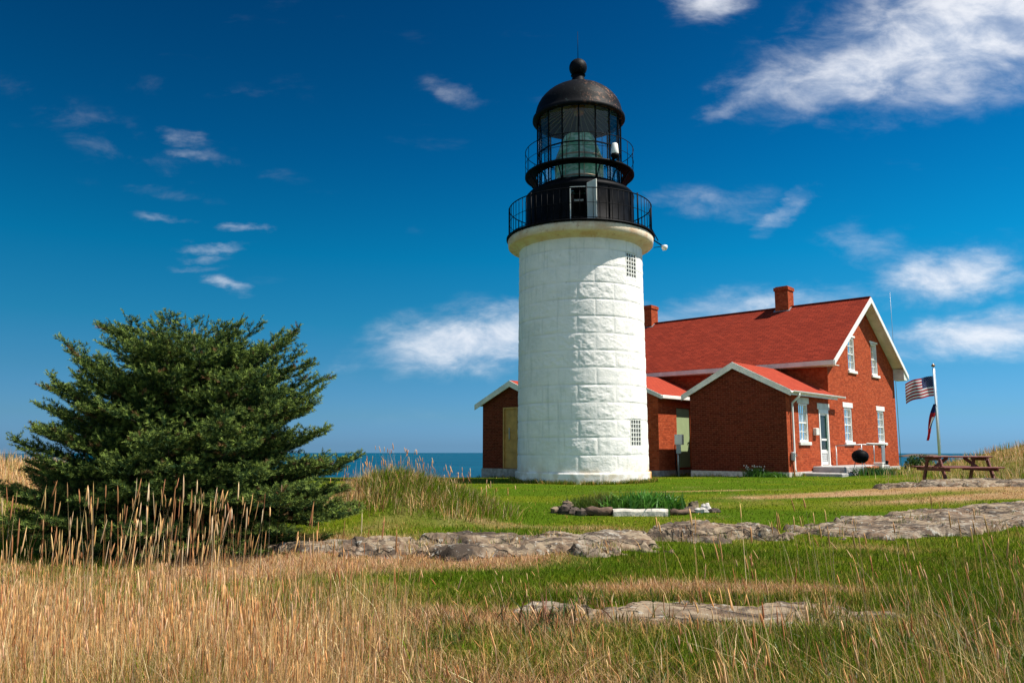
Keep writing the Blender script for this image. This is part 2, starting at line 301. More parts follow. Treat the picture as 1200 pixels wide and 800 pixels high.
# ------------------------------------------------------------------ mesh builder
class MB:
    def __init__(s): s.v = []; s.f = []; s.sm = []
    def add(s, vs, fs, smooth=False):
        o = len(s.v); s.v += [tuple(v) for v in vs]; s.f += [tuple(i+o for i in f) for f in fs]; s.sm += [smooth]*len(fs); return s
    def box(s, x0, x1, y0, y1, z0, z1, mtx=None):
        vs = [(x, y, z) for z in (z0, z1) for y in (y0, y1) for x in (x0, x1)]
        if mtx: vs = [mtx @ Vector(v) for v in vs]
        return s.add(vs, [(0, 2, 3, 1), (4, 5, 7, 6), (0, 1, 5, 4), (2, 6, 7, 3), (0, 4, 6, 2), (1, 3, 7, 5)])
    def bevbox(s, x0, x1, y0, y1, z0, z1, b=.02, mtx=None):
        vs = []
        for z, i in ((z0, b), (z0+b, 0), (z1-b, 0), (z1, b)):
            X0, X1, Y0, Y1 = x0+i, x1-i, y0+i, y1-i; c = b*.7 if not i else 0
            vs += [(X0+c, Y0, z), (X1-c, Y0, z), (X1, Y0+c, z), (X1, Y1-c, z), (X1-c, Y1, z), (X0+c, Y1, z), (X0, Y1-c, z), (X0, Y0+c, z)]
        if mtx: vs = [mtx @ Vector(v) for v in vs]
        fs = [tuple(range(7, -1, -1)), tuple(range(24, 32))]
        for k in range(3):
            for i in range(8): j = (i+1) % 8; fs.append((k*8+i, k*8+j, k*8+8+j, k*8+8+i))
        return s.add(vs, fs)
    def prism(s, poly, a, b):      # poly of 3D points extruded from offset a to b (vectors)
        n = len(poly); a, b = Vector(a), Vector(b)
        vs = [Vector(p)+a for p in poly]+[Vector(p)+b for p in poly]
        return s.add(vs, [tuple(range(n-1, -1, -1)), tuple(range(n, 2*n))]+[(i, (i+1) % n, n+(i+1) % n, n+i) for i in range(n)])
    def bar(s, p, q, w=.05, h=None, n=4, r2=None):
        p, q = Vector(p), Vector(q); d = (q-p)
        if d.length < 1e-6: return s
        d.normalize(); up = Vector((0, 0, 1)) if abs(d.z) < .95 else Vector((1, 0, 0))
        x = d.cross(up).normalized(); y = x.cross(d); h = h or w
        if n == 4: off = [(-w/2, -h/2), (w/2, -h/2), (w/2, h/2), (-w/2, h/2)]
        else: off = [(w*math.cos(2*math.pi*i/n), w*math.sin(2*math.pi*i/n)) for i in range(n)]
        k = 1 if r2 is None else r2/w
        vs = [p+x*a+y*b for a, b in off]+[q+x*a*k+y*b*k for a, b in off]
        return s.add(vs, [tuple(range(n)), tuple(range(2*n-1, n-1, -1))]+[((i+1) % n, i, n+i, n+(i+1) % n) for i in range(n)], n > 4)
    def tube(s, pts, r, n=6):
        pts = [Vector(p) for p in pts]; rs = r if isinstance(r, (list, tuple)) else [r]*len(pts)
        vs = []; fs = []; prev = None
        for i, p in enumerate(pts):
            d = (pts[min(i+1, len(pts)-1)]-pts[max(i-1, 0)]).normalized()
            if prev is None: x = d.cross(Vector((0, 0, 1)) if abs(d.z) < .9 else Vector((1, 0, 0))).normalized()
            else: x = (prev-d*prev.dot(d)).normalized()
            prev = x; y = d.cross(x)
            for k in range(n): a = 2*math.pi*k/n; vs.append(p+(x*math.cos(a)+y*math.sin(a))*rs[i])
            if i:
                for k in range(n): j = (k+1) % n; fs.append(((i-1)*n+k, (i-1)*n+j, i*n+j, i*n+k))
        fs += [tuple(range(n-1, -1, -1)), tuple(range(len(vs)-n, len(vs)))]
        return s.add(vs, fs, True)
    def lathe(s, prof, n=48, c=(0, 0), a0=0, a1=2*math.pi, smooth=True, cap=False):
        full = abs(a1-a0-2*math.pi) < 1e-6; m = n if full else n+1
        vs = [(c[0]+r*math.cos(a0+(a1-a0)*k/n), c[1]+r*math.sin(a0+(a1-a0)*k/n), z) for r, z in prof for k in range(m)]
        fs = []
        for i in range(len(prof)-1):
            for k in range(n): j = (k+1) % m; fs.append((i*m+k, i*m+j, (i+1)*m+j, (i+1)*m+k))
        return s.add(vs, fs, smooth)
    def build(s, name, m, parent=None, uv=True, loc=None):
        me = bpy.data.meshes.new(name); me.from_pydata(s.v, [], s.f); me.update()
        me.polygons.foreach_set('use_smooth', s.sm)
        if uv:
            L = me.uv_layers.new(name='UVMap'); data = np.zeros(len(me.loops)*2); co = s.v; li = 0
            for p in me.polygons:
                nx = p.normal
                if abs(nx.z) > .95: t_, b_ = Vector((1, 0, 0)), Vector((0, 1, 0))
                else: t_ = Vector((0, 0, 1)).cross(nx).normalized(); b_ = nx.cross(t_)
                for vi in p.vertices:
                    q = co[vi]; data[li] = q[0]*t_.x+q[1]*t_.y+q[2]*t_.z; data[li+1] = q[0]*b_.x+q[1]*b_.y+q[2]*b_.z; li += 2
            L.data.foreach_set('uv', data)
        me.materials.append(m if not isinstance(m, str) else M[m])
        o = bpy.data.objects.new(name, me); COL.objects.link(o)
        if parent: o.parent = parent
        if loc: o.location = loc
        return o
def tag(o, label=None, cat=None, group=None, kind=None):
    if label: o['label'] = label
    if cat: o['category'] = cat
    if group: o['group'] = group
    if kind: o['kind'] = kind
    return o
def empty(name, loc, rz=0, label=None, cat=None, group=None):
    o = bpy.data.objects.new(name, None); COL.objects.link(o); o.location = loc; o.rotation_euler = (0, 0, rz); o.empty_display_size = .2
    return tag(o, label, cat, group)
def npmesh(name, V, F4=None, F3=None, color=None, m=None, parent=None, smooth=False):
    me = bpy.data.meshes.new(name); V = np.asarray(V, dtype=np.float32)
    n4 = 0 if F4 is None else len(F4); n3 = 0 if F3 is None else len(F3)
    me.vertices.add(len(V)); me.vertices.foreach_set('co', V.ravel())
    loops = np.concatenate([np.asarray(F4, dtype=np.int32).ravel() if n4 else np.zeros(0, np.int32), np.asarray(F3, dtype=np.int32).ravel() if n3 else np.zeros(0, np.int32)])
    me.loops.add(len(loops)); me.loops.foreach_set('vertex_index', loops)
    tot = np.concatenate([np.full(n4, 4, np.int32), np.full(n3, 3, np.int32)]); st = np.concatenate([[0], np.cumsum(tot)[:-1]]).astype(np.int32)
    me.polygons.add(n4+n3); me.polygons.foreach_set('loop_start', st); me.polygons.foreach_set('loop_total', tot)
    if smooth: me.polygons.foreach_set('use_smooth', np.ones(n4+n3, dtype=bool))
    me.update(calc_edges=True)
    if color is not None:
        a = me.color_attributes.new('Col', 'FLOAT_COLOR', 'POINT'); c4 = np.ones((len(V), 4), np.float32); c4[:, :3] = color; a.data.foreach_set('color', c4.ravel())
    if m: me.materials.append(M[m])
    o = bpy.data.objects.new(name, me); COL.objects.link(o)
    if parent: o.parent = parent
    return o

# ------------------------------------------------------------------ noise in numpy
_T = rng.random((256, 256))
def vnoise(x, y):
    xi = np.floor(x).astype(int); yi = np.floor(y).astype(int); fx = x-xi; fy = y-yi
    fx = fx*fx*(3-2*fx); fy = fy*fy*(3-2*fy); a = _T[xi & 255, yi & 255]; b = _T[(xi+1) & 255, yi & 255]; c = _T[xi & 255, (yi+1) & 255]; d = _T[(xi+1) & 255, (yi+1) & 255]
    return (a*(1-fx)+b*fx)*(1-fy)+(c*(1-fx)+d*fx)*fy
def fbm(x, y, o=5, g=.5):
    s = 0; a = 1; t = 0
    for i in range(o): s = s+a*vnoise(x*2**i+17.3*i, y*2**i+5.1*i); t += a; a *= g
    return s/t
def sstep(a, b, x): t = np.clip((x-a)/(b-a), 0, 1); return t*t*(3-2*t)
def gauss(x, y, cx, cy, sx, sy, rot=0):
    c, s = math.cos(rot), math.sin(rot); dx = x-cx; dy = y-cy
    return np.exp(-(((dx*c+dy*s)/sx)**2+((-dx*s+dy*c)/sy)**2))
PY = [-60, -10, 0, 5, 8, 10, 12.6, 16.7, 21, 25, 30, 40, 60]; PZ = [-1.5, -.9, -.6, -.55, -.52, -.47, -.38, -.25, -.10, -.02, -.01, -.33, -.9]
def ground_z(x, y):
    x = np.asarray(x, float); y = np.asarray(y, float)
    z = np.interp(y, PY, PZ)
    z = z+.018*np.clip(x-1, 0, 30)*sstep(22, 38, y)                       # higher on the house side
    z = z+.72*gauss(x, y, -2.3, 16.0, 1.45, 1.1)+.25*gauss(x, y, -11, 19, 4, 4)+.75*gauss(x, y, -14.5, 21, 4.2, 4.5)   # grass hummocks
    z = z+.22*gauss(x, y, 11.5, 16.5, 4, 3.5)+.18*gauss(x, y, 12.5, 22.0, 3.5, 3.)
    z = z+1.15*gauss(x, y, 21.5, 31.5, 3.6, 4.0)+.55*gauss(x, y, 19., 24., 3.2, 2.6)
    z = z+.05*(fbm(x*.5+9, y*.5+3, 3)-.5)*sstep(34, 26, y)+.035*(fbm(x*2.1, y*2.1, 3)-.5)*sstep(20, 12, y)
    # plateau edge then the bluff down to the sea
    edge = 43+np.clip(x, 0, 14)*1.6+4*(fbm(x*.05+2, y*0+1.3, 3)-.5)
    d = np.maximum(y-edge, 0)+np.maximum(-x-30, 0)+np.maximum(x-70, 0)+np.maximum(-y-40, 0)
    z = z-d*d*.02/(1+d*.02/.55)
    return np.maximum(z, -60)
def gz(x, y): return float(ground_z(np.array([x]), np.array([y]))[0])

# rock masks: cx, cy, half length, half width, rotation, height
ROCKS = {
 'mid':   (0.15, 12.35, 2.75, .95, .20, .17),
 'mid_r': (3.35, 13.5, 1.25, .62, .30, .20),
 'right': (7.85, 14.8, 3.6, 1.15, .38, .10),
 'slab':  (2.15, 8.05, 1.45, .62, .05, .05),
 'slab_s':(0.42, 8.35, .5, .30, .1, .04),
 'rubble':(14.1, 22.2, 4.3, .95, .06, .13),
 'knoll': (22.0, 31.5, 1.8, 1.0, .2, .15),
 'leftr': (-2.9, 12.1, .7, .25, .1, .12),
}
def rock_mask(key, x, y):
    cx, cy, a, b, r, h = ROCKS[key]; c, s = math.cos(r), math.sin(r); dx = x-cx; dy = y-cy
    u = (dx*c+dy*s)/a; v = (-dx*s+dy*c)/b
    q = np.sqrt(u*u+v*v)+1.25*(fbm(x*1.6+cx, y*2.1+cy, 5, .62)-.5)
    return sstep(1.05, .72, q)
def any_rock(x, y):
    m = np.zeros_like(x)
    for k in ROCKS: m = np.maximum(m, rock_mask(k, x, y))
    return m

# house frame: local x = along the ridge towards the sunny gable, local y = along the gable
HX, HY = 10.164, 29.5; HA = -R(42.27)
def to_house(x, y):
    c, s = math.cos(-HA), math.sin(-HA); dx = x-HX; dy = y-HY; return dx*c-dy*s, dx*s+dy*c
TX, TY = 2.44, 27.7
def built(x, y):
    u, v = to_house(x, y); m = np.zeros(x.shape, bool)
    for (a, b, c, d) in ((-4, 0, 0, 4.3), (-14.5, 0, 4.2, 12.9), (-9.9, -5.5, 0, 4.3), (-16, -11.3, 0, 4.1), (0, 1.3, 1.6, 7.6)):
        m |= (u > a-.02) & (u < b+.02) & (v > c-.02) & (v < d+.02)
    return m | (np.hypot(x-TX, y-TY) < 2.32)

# ground colour field (the turf's own colour)
GREEN = np.array([.072, .128, .006]); LIME = np.array([.120, .155, .008]); TAN = np.array([.34, .215, .095]); SAND = np.array([.42, .27, .15]); BROWN = np.array([.15, .085, .04])
def dryness(x, y):
    """0 = green lawn, 1 = straw"""
    n = fbm(x*.55+3, y*.75+8, 5)
    d = .16+(1.5*(n-.5)+.10)*(.35+.65*sstep(22, 10, y))
    d = d+1.2*gauss(x, y, -1.7, 11.1, 2.6, .8, .12)                   # path before the ledge
    d = d+.75*gauss(x, y, -3.6, 12.6, 1.2, .9)+.35*gauss(x, y, -.3, 15.0, 1.4, .35, -.3)
    d = d+.85*gauss(x, y, 2.4, 9.3, 2.2, .38)+.5*gauss(x, y, 1.4, 7.6, 3, .6)+.8*gauss(x, y, 4.3, 9.2, .8, .4)*0
    d = d+.9*gauss(x, y, 10.2, 21.0, 3.3, .75, .15)+.8*gauss(x, y, 12., 18.6, 4, .7, .1)+.6*gauss(x, y, 7.8, 20.4, 2, .35, .1)+.7*gauss(x, y, 12.5, 15.2, 2., 1.8)+.55*gauss(x, y, 13.5, 19.5, 3.2, 1.6)
    d = d+.8*gauss(x, y, -3.6, 5.8, 2.6, 3.2)+.45*gauss(x, y, 0, 4.6, 8, 1.6)+.9*gauss(x, y, -12, 18, 4, 5)+.5*gauss(x, y, 21, 30, 6, 6)
    d = d+.45*gauss(x, y, 5.5, 22.5, 3, .3, .1)
    d = d-.45*gauss(x, y, -.2, 9.4, 2.0, 1.1)-.4*gauss(x, y, 5.2, 9.8, 2.8, 1.6)-.35*gauss(x, y, 3.2, 11.6, 2.4, .6)
    return np.clip(d, 0, 1)
def turf(x, y):
    d = dryness(x, y)[:, None]; n = fbm(x*1.7, y*1.7, 4)[:, None]; l = fbm(x*.35+31, y*.5, 4)[:, None]
    g = GREEN*(1-sstep(.4, .62, l))+LIME*sstep(.4, .62, l)
    t = TAN*(1-sstep(.45, .7, n))+SAND*sstep(.45, .7, n)
    c = g*(1-sstep(.25, .8, d))+t*sstep(.25, .8, d)
    b = sstep(.56, .66, fbm(x*2.9+5, y*2.9+2, 4))[:, None]*sstep(15, 9, y)[:, None]*.6
    return c*(1-b)+BROWN*b

# ------------------------------------------------------------------ terrain + sea
def terrain():
    xs = np.concatenate([-np.geomspace(200, 14, 34)[:-1], np.linspace(-14, 24, 330), np.geomspace(24, 260, 34)[1:]])
    ys = np.concatenate([-np.geomspace(200, 1.5, 26)[:-1], np.linspace(-1.5, 34, 330), np.linspace(34, 75, 110)[1:], np.geomspace(75, 300, 30)[1:]])
    X, Y = np.meshgrid(xs, ys); x = X.ravel(); y = Y.ravel(); z = ground_z(x, y)
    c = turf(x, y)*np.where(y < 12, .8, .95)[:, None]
    far = sstep(-8, -30, z)[:, None]; c = c*(1-far)+np.array([.3, .26, .22])*far
    nx, ny = len(xs), len(ys); i = np.arange(nx*ny).reshape(ny, nx)
    F = np.stack([i[:-1, :-1], i[:-1, 1:], i[1:, 1:], i[1:, :-1]], -1).reshape(-1, 4)
    o = npmesh('ground', np.stack([x, y, z], 1), F, None, c, 'ground', smooth=True); tag(o, kind='structure')
terrain()
def sea():
    mb = MB(); n = 256; rr = [0.01, 400, 1500, 4000, 10400]
    mb.lathe([(r, -52) for r in rr], n); o = mb.build('water', 'sea', uv=False); tag(o, kind='structure')
sea()

# ------------------------------------------------------------------ lighthouse
FACE = math.atan2(-TY, -TX)                      # azimuth from the tower axis towards the viewer
WINS = [(R(52), 1.2, 2.04, .56), (R(52), 6.82, 7.63, .56)]      # angle right of FACE, z0, z1, width
def tower_r(z): return 2.25+(2.17-2.25)*(z-.3)/(8.2-.3)
def lighthouse():
    root = empty('lighthouse', (TX, TY, 0), 0, 'whitewashed round granite lighthouse with black iron lantern and dome', 'lighthouse')
    # shaft with real courses
    na, nz = 540, 400; ang = np.linspace(0, 2*np.pi, na, endpoint=False); zs = np.linspace(.33, 8.2, nz)
    Aa, Z = np.meshgrid(ang, zs); rad = tower_r(Z); ch = .5622; k = np.floor((Z-.33)/ch).astype(int); fz = (Z-.33)/ch-k
    nb = 11.; sh = (k % 2)*.5+np.array([.0, .06, -.05, .1])[k % 4]*.3
    t = (Aa/(2*np.pi)*nb+sh); kb = np.floor(t).astype(int); fa = t-kb
    blockw = 2*np.pi*2.2/nb
    dz = np.minimum(fz, 1-fz)*ch; da = np.minimum(fa, 1-fa)*blockw
    wob = .008*(fbm(Aa*9, Z*6, 3)-.5)
    jz = 1-sstep(.008, .034, dz+wob); ja = (1-sstep(.006, .026, da+wob))*.9; joint = np.maximum(jz, ja)
    rough = _T[(kb*7) & 255, (k*13) & 255]                          # how rusticated each block is
    u = Aa*2.2
    n = fbm(u*5+kb*3.7, Z*6+k*1.9, 5)-.5; n2 = fbm(u*16, Z*22, 3)-.5
    pillow = sstep(0, .10, np.minimum(dz, da))
    hatch = vnoise(u*14+Z*9+3*vnoise(u*4, Z*4), Z*15-u*6)-.5
    jv = .25+1.1*sstep(.35, .65, fbm(Aa*3+2, Z*1.3, 4)); joint = joint*np.clip(jv, 0, 1); disp = -.010*joint+pillow*(.006+(.012+.030*rough)*(n)+.007*n2+.009*hatch*rough)
    for (a, z0, z1, wd) in WINS:
        aa = FACE+a; dd = (Aa-aa+np.pi) % (2*np.pi)-np.pi
        inside = (np.abs(dd)*2.2 < wd/2+.02) & (Z > z0-.02) & (Z < z1+.02); disp = np.where(inside, -.07, disp)
    rad = rad+disp
    V = np.stack([rad*np.cos(Aa), rad*np.sin(Aa), Z], -1).reshape(-1, 3)
    i = np.arange(na*nz).reshape(nz, na); j = np.roll(i, -1, 1)
    F = np.stack([i[:-1], j[:-1], j[1:], i[1:]], -1).reshape(-1, 4)
    sh_ = npmesh('tower_shaft', V, F, None, None, 'tower', root, smooth=True)
    at = sh_.data.attributes.new('joint', 'FLOAT', 'POINT'); at.data.foreach_set('value', joint.ravel().astype(np.float32))
    # plinth
    na, nz = 360, 24; ang = np.linspace(0, 2*np.pi, na, endpoint=False); zs = np.linspace(-.5, .33, nz)
    Aa, Z = np.meshgrid(ang, zs); t = Aa/(2*np.pi)*9; fa = t-np.floor(t); da = np.minimum(fa, 1-fa)*1.6
    rad = 2.33+.02*(fbm(Aa*14, Z*7, 4)-.5)-.02*(1-sstep(.005, .03, da)); rad[-1] -= .01
    V = np.stack([rad*np.cos(Aa), rad*np.sin(Aa), Z], -1).reshape(-1, 3); i = np.arange(na*nz).reshape(nz, na); j = np.roll(i, -1, 1)
    F = np.stack([i[:-1], j[:-1], j[1:], i[1:]], -1).reshape(-1, 4)
    top = np.stack([2.15*np.cos(ang), 2.15*np.sin(ang), np.full(na, .335)], -1); o0 = len(V); V = np.vstack([V, top]); kk = np.arange(na)
    F = np.vstack([F, np.stack([i[-1], np.roll(i[-1], -1), o0+np.roll(kk, -1), o0+kk], -1)])
    pl = npmesh('plinth', V, F, None, None, 'tower', root); at = pl.data.attributes.new('joint', 'FLOAT', 'POINT'); at.data.foreach_set('value', np.zeros(len(V), np.float32))
    # windows of small panes
    for (a, z0, z1, wd) in WINS:
        aa = FACE+a; rr = tower_r((z0+z1)/2)-.055
        mt = Matrix.Rotation(aa, 4, 'Z') @ Matrix.Translation((rr, 0, 0))
        bars = MB(); nc, nr = 4, 6; h = z1-z0
        for c_ in range(nc+1): y = -wd/2+wd*c_/nc; bars.box(0, .045, y-.016, y+.016, z0, z1, mt)
        for r_ in range(nr+1): z = z0+h*r_/nr; bars.box(.002, .042, -wd/2, wd/2, z-.014, z+.014, mt)
        wn = bars.build('window', 'white', root)
        MB().box(-.01, .012, -wd/2, wd/2, z0, z1, mt).build('pane', M['pane_dark'], wn)
    # gallery slab
    MB().lathe([(2.1, 7.98), (2.24, 8.05), (2.30, 8.13), (2.53, 8.16), (2.57, 8.20), (2.59, 8.42), (2.56, 8.47), (1.8, 8.48)], 96).build('gallery_cornice', 'cream', root)
    MB().lathe([(2.56, 8.478), (2.64, 8.478), (2.64, 8.53), (1.8, 8.532)], 96).build('gallery_deck', 'black', root)
    # lower railing
    rail = MB()
    for z, r_ in ((8.60, .012), (9.10, .010), (9.60, .020)):
        rail.tube([(2.54*math.cos(2*math.pi*k/72), 2.54*math.sin(2*math.pi*k/72), z) for k in range(73)], r_, 5)
    ro = rail.build('gallery_railing', 'black', root, uv=False)
    for k in range(72):
        a = 2*math.pi*k/72; big = k % 9 == 0
        MB().bar((2.54*math.cos(a), 2.54*math.sin(a), 8.53), (2.54*math.cos(a), 2.54*math.sin(a), 9.66 if big else 9.6), .028 if big else .011, n=6).build('baluster', 'black', ro, uv=False)
    # watch room drum with an open doorway facing the viewer
    dw = R(8.6); pr = [(1.95, 8.53), (1.95, 8.66), (1.93, 8.68), (1.93, 9.84)]
    d = MB(); d.lathe(pr, 64, a0=FACE+dw-.02, a1=FACE-dw-.02+2*math.pi)
    d.lathe([(1.93, 9.84), (1.93, 9.95), (1.95, 9.98), (1.94, 10.05), (1.86, 10.14), (1.70, 10.20), (1.60, 10.24), (1.54, 10.25)], 72)
    d.lathe([(1.40, 8.53), (1.40, 10.2)], 48, a0=FACE+.6, a1=FACE-.6+2*math.pi)
    for k in range(10):
        a = FACE+.55+k*.6; d.bar((1.945*math.cos(a), 1.945*math.sin(a), 8.6), (1.945*math.cos(a), 1.945*math.sin(a), 9.95), .035, .02)
    d.build('watch_room', 'black', root, uv=False)
    ca = FACE-.02
    fr = MB(); mt = Matrix.Rotation(ca, 4, 'Z'); x0 = 1.90; hw = 1.93*math.sin(dw)
    fr.box(x0, x0+.05, -hw, -hw+.035, 8.6, 9.84, mt); fr.box(x0, x0+.05, hw-.03, hw, 8.6, 9.84, mt); fr.box(x0, x0+.05, -hw, hw, 9.80, 9.84, mt)
    dr = fr.build('doorway', 'trim', root)
    # door leaf swung outwards, hinged on its right side
    ml = mt @ Matrix.Translation((1.95, hw+.01, 0)) @ Matrix.Rotation(R(-62), 4, 'Z')
    MB().bevbox(-.02, .02, 0, .50, 8.62, 9.95, .008, mt @ Matrix.Translation((1.95, hw+.01, 0)) @ Matrix.Rotation(R(-52), 4, 'Z')).build('door', 'trim', dr)
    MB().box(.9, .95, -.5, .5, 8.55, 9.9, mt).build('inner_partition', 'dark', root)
    MB().box(1.35, 1.42, -.16, .16, 9.50, 9.56, mt).build('inner_shelf', 'white', root)
    # upper gallery ring on brackets
    MB().lathe([(1.56, 10.79), (1.93, 10.79), (1.97, 10.80), (1.97, 10.86), (1.93, 10.87), (1.56, 10.86), (1.56, 10.79)], 80).build('upper_gallery', 'black', root, uv=False)
    for k in range(16):
        a = 2*math.pi*k/16+FACE; ca_, sa_ = math.cos(a), math.sin(a)
        MB().tube([(1.58*ca_, 1.58*sa_, 10.26), (1.66*ca_, 1.66*sa_, 10.46), (1.90*ca_, 1.90*sa_, 10.76)], .022, 5).build('bracket', 'black', root, uv=False)
    rail = MB()
    for z, r_ in ((11.30, .009), (11.75, .014)):
        rail.tube([(1.95*math.cos(2*math.pi*k/64), 1.95*math.sin(2*math.pi*k/64), z) for k in range(65)], r_, 5)
    ro = rail.build('upper_railing', 'black', root, uv=False)
    for k in range(20):
        a = 2*math.pi*k/20+FACE+.1; MB().bar((1.95*math.cos(a), 1.95*math.sin(a), 10.86), (1.95*math.cos(a), 1.95*math.sin(a), 11.76), .010, n=6).build('baluster', 'black', ro, uv=False)
    # lantern
    MB().lathe([(1.50, 10.25), (1.50, 12.95)], 16, a0=FACE, a1=FACE+2*math.pi, smooth=False).build('lantern_glazing', 'lantern_glass', root, uv=False)
    for k in range(16):
        a = 2*math.pi*k/16+FACE; MB().bar((1.51*math.cos(a), 1.51*math.sin(a), 10.22), (1.51*math.cos(a), 1.51*math.sin(a), 12.96), .05, .05).build('mullion', 'black', root, uv=False)
    MB().lathe([(1.49, 11.60), (1.53, 11.60), (1.53, 11.64), (1.49, 11.64), (1.49, 11.60)], 16, a0=FACE, a1=FACE+2*math.pi, smooth=False).build('astragal', 'black', root, uv=False)
    MB().lathe([(1.46, 10.16), (1.54, 10.2), (1.54, 10.34), (1.46, 10.34)], 48).build('sill_ring', 'black', root, uv=False)
    # dome
    prof = [(1.46, 12.93), (1.66, 12.90), (1.69, 12.94), (1.68, 13.03), (1.64, 13.07), (1.60, 13.15)]
    for k in range(1, 15):
        t_ = k/14*math.pi/2; prof.append((1.58*math.cos(t_)**1.08, 13.15+1.24*math.sin(t_)**1.02))
    MB().lathe(prof+[(.02, 14.40)], 64).build('dome', 'dome', root, uv=False)
    ceil = MB(); ceil.lathe([(1.50, 12.96), (1.20, 13.25), (.6, 13.55), (.22, 13.62), (.0, 13.62)], 48)
    co_ = ceil.build('dome_lining', M['lining'], root, uv=False)
    ribs = MB()
    for k in range(32):
        a = 2*math.pi*k/32; ribs.bar((.25*math.cos(a), .25*math.sin(a), 13.58), (1.46*math.cos(a), 1.46*math.sin(a), 12.97), .022, .03)
    ribs.build('rib', M['rib'], co_, uv=False)
    MB().lathe([(.0, 13.2), (.16, 13.22), (.2, 13.3), (.2, 13.62)], 24).build('ventilator', M['copper'], root, uv=False)
    MB().lathe([(.34, 14.26), (.27, 14.50), (.22, 14.62), (.20, 14.70), (.27, 14.72)], 32).build('ball_neck', 'black', root, uv=False)
    b_ = MB(); b_.lathe([(.33*math.sin(t_*math.pi/16)+.001, 15.02-.34*math.cos(t_*math.pi/16)) for t_ in range(17)], 32)
    b_.build('ventilator_ball', 'dome', root, uv=False)
    MB().bar((0, 0, 15.33), (0, 0, 16.45), .014, n=6, r2=.006).build('lightning_rod', 'black', root, uv=False)
    # fresnel lens
    pf = []
    for k in range(90):
        z = 10.35+k*.0225; h_ = (z-10.35)/2.0
        base = .86 if h_ < .45 else .86-.36*((h_-.45)/.55)**1.4
        if h_ < .12: base = .70+.16*h_/.12
        pf.append((base+(.022 if k % 2 else -.0), z))
    MB().lathe(pf, 48, smooth=False).build('fresnel_lens', 'lens', root, uv=False)
    MB().lathe([(.22, 10.3), (.22, 12.3), (.05, 12.5)], 24).build('lens_core', M['lens_core'], root, uv=False)
    fr = MB()
    for k in range(8):
        a = 2*math.pi*k/8+FACE+.2; pts = [((r_+.01)*math.cos(a), (r_+.01)*math.sin(a), z) for r_, z in pf[::11]]
        fr.tube(pts, .012, 4)
    fr.lathe([(.88, 11.42), (.90, 11.45), (.88, 11.48)], 40); fr.lathe([(.88, 10.62), (.90, 10.65), (.88, 10.68)], 40)
    fr.build('lens_frame', M['copper'], root, uv=False)
    MB().lathe([(.5, 10.2), (.5, 10.35), (.75, 10.36)], 24).build('lens_pedestal', 'black', root, uv=False)
    # spare lamp clamped on the upper gallery, right of centre
    a = FACE+R(38.); bx, by = 1.98*math.cos(a), 1.98*math.sin(a)
    lb = MB(); lb.lathe([(.0, 10.92), (.10, 10.93), (.14, 11.0), (.14, 11.05), (.11, 11.08)], 20, (bx, by)); lb.bar((bx, by, 10.95), (bx*.85, by*.85, 10.80), .06)
    lbo = lb.build('auxiliary_beacon', 'black', root, uv=False)
    MB().lathe([(.125, 11.08), (.135, 11.12), (.105, 11.42), (.08, 11.45), (.0, 11.455)], 20, (bx, by)).build('beacon_globe', 'white', lbo, uv=False)
    # floodlight sticking out under the gallery rail, right side
    a = FACE+R(93); ex, ey = math.cos(a), math.sin(a)
    fl = MB(); fl.bar((2.58*ex, 2.58*ey, 8.50), (2.9*ex, 2.9*ey, 8.28), .035); fl.bar((2.62*ex, 2.62*ey, 8.20), (2.92*ex, 2.92*ey, 8.24), .02); fl.bar((2.5*ex, 2.5*ey, 9.0), (2.78*ex, 2.78*ey, 8.45), .03)
    fo = fl.build('floodlight_arm', 'black', root, uv=False)
    MB().lathe([(.0, 8.10), (.07, 8.11), (.11, 8.19), (.10, 8.27), (.0, 8.30)], 16, (3.0*ex, 3.0*ey)).build('floodlight', 'white', fo, uv=False)
M['pane_dark'] = plain('dark_pane', (.03, .035, .04), .12)
M['lining'] = plain('dark_green_lining', (.06, .075, .075), .6)
M['rib'] = plain('pale_rib', (.30, .30, .28), .5)
M['copper'] = plain('old_brass', (.35, .20, .12), .4, .5)
M['lens_core'] = plain('dim_lens_core', (.20, .30, .26), .5)
lighthouse()

# ------------------------------------------------------------------ brick buildings
def wall(mb, P, T, N, s0, s1, z0, top, holes, brk=(), depth=.14):
    """outer face of a wall with openings. P origin, T tangent, N outward normal, top(s) height"""
    P, T, N = Vector(P), Vector(T), Vector(N)
    ss = sorted(set([s0, s1]+[h[0] for h in holes]+[h[1] for h in holes]+list(brk)))
    pt = lambda s, z, d=0: P+T*s+Vector((0, 0, z))-N*d
    for a, b in zip(ss[:-1], ss[1:]):
        hs = sorted([h for h in holes if h[0] <= a+1e-6 and h[1] >= b-1e-6], key=lambda h: h[2]); z = z0
        for h in hs:
            if h[2] > z: mb.add([pt(a, z), pt(b, z), pt(b, h[2]), pt(a, h[2])], [(0, 1, 2, 3)])
            z = h[3]
        mb.add([pt(a, z), pt(b, z), pt(b, top(b)), pt(a, top(a))], [(0, 1, 2, 3)])
    for (a, b, c, d) in holes:
        q = [(a, c), (b, c), (b, d), (a, d)]
        for i in range(4):
            j = (i+1) % 4
            mb.add([pt(*q[i]), pt(*q[j]), pt(*q[j], depth), pt(*q[i], depth)], [(0, 3, 2, 1)])
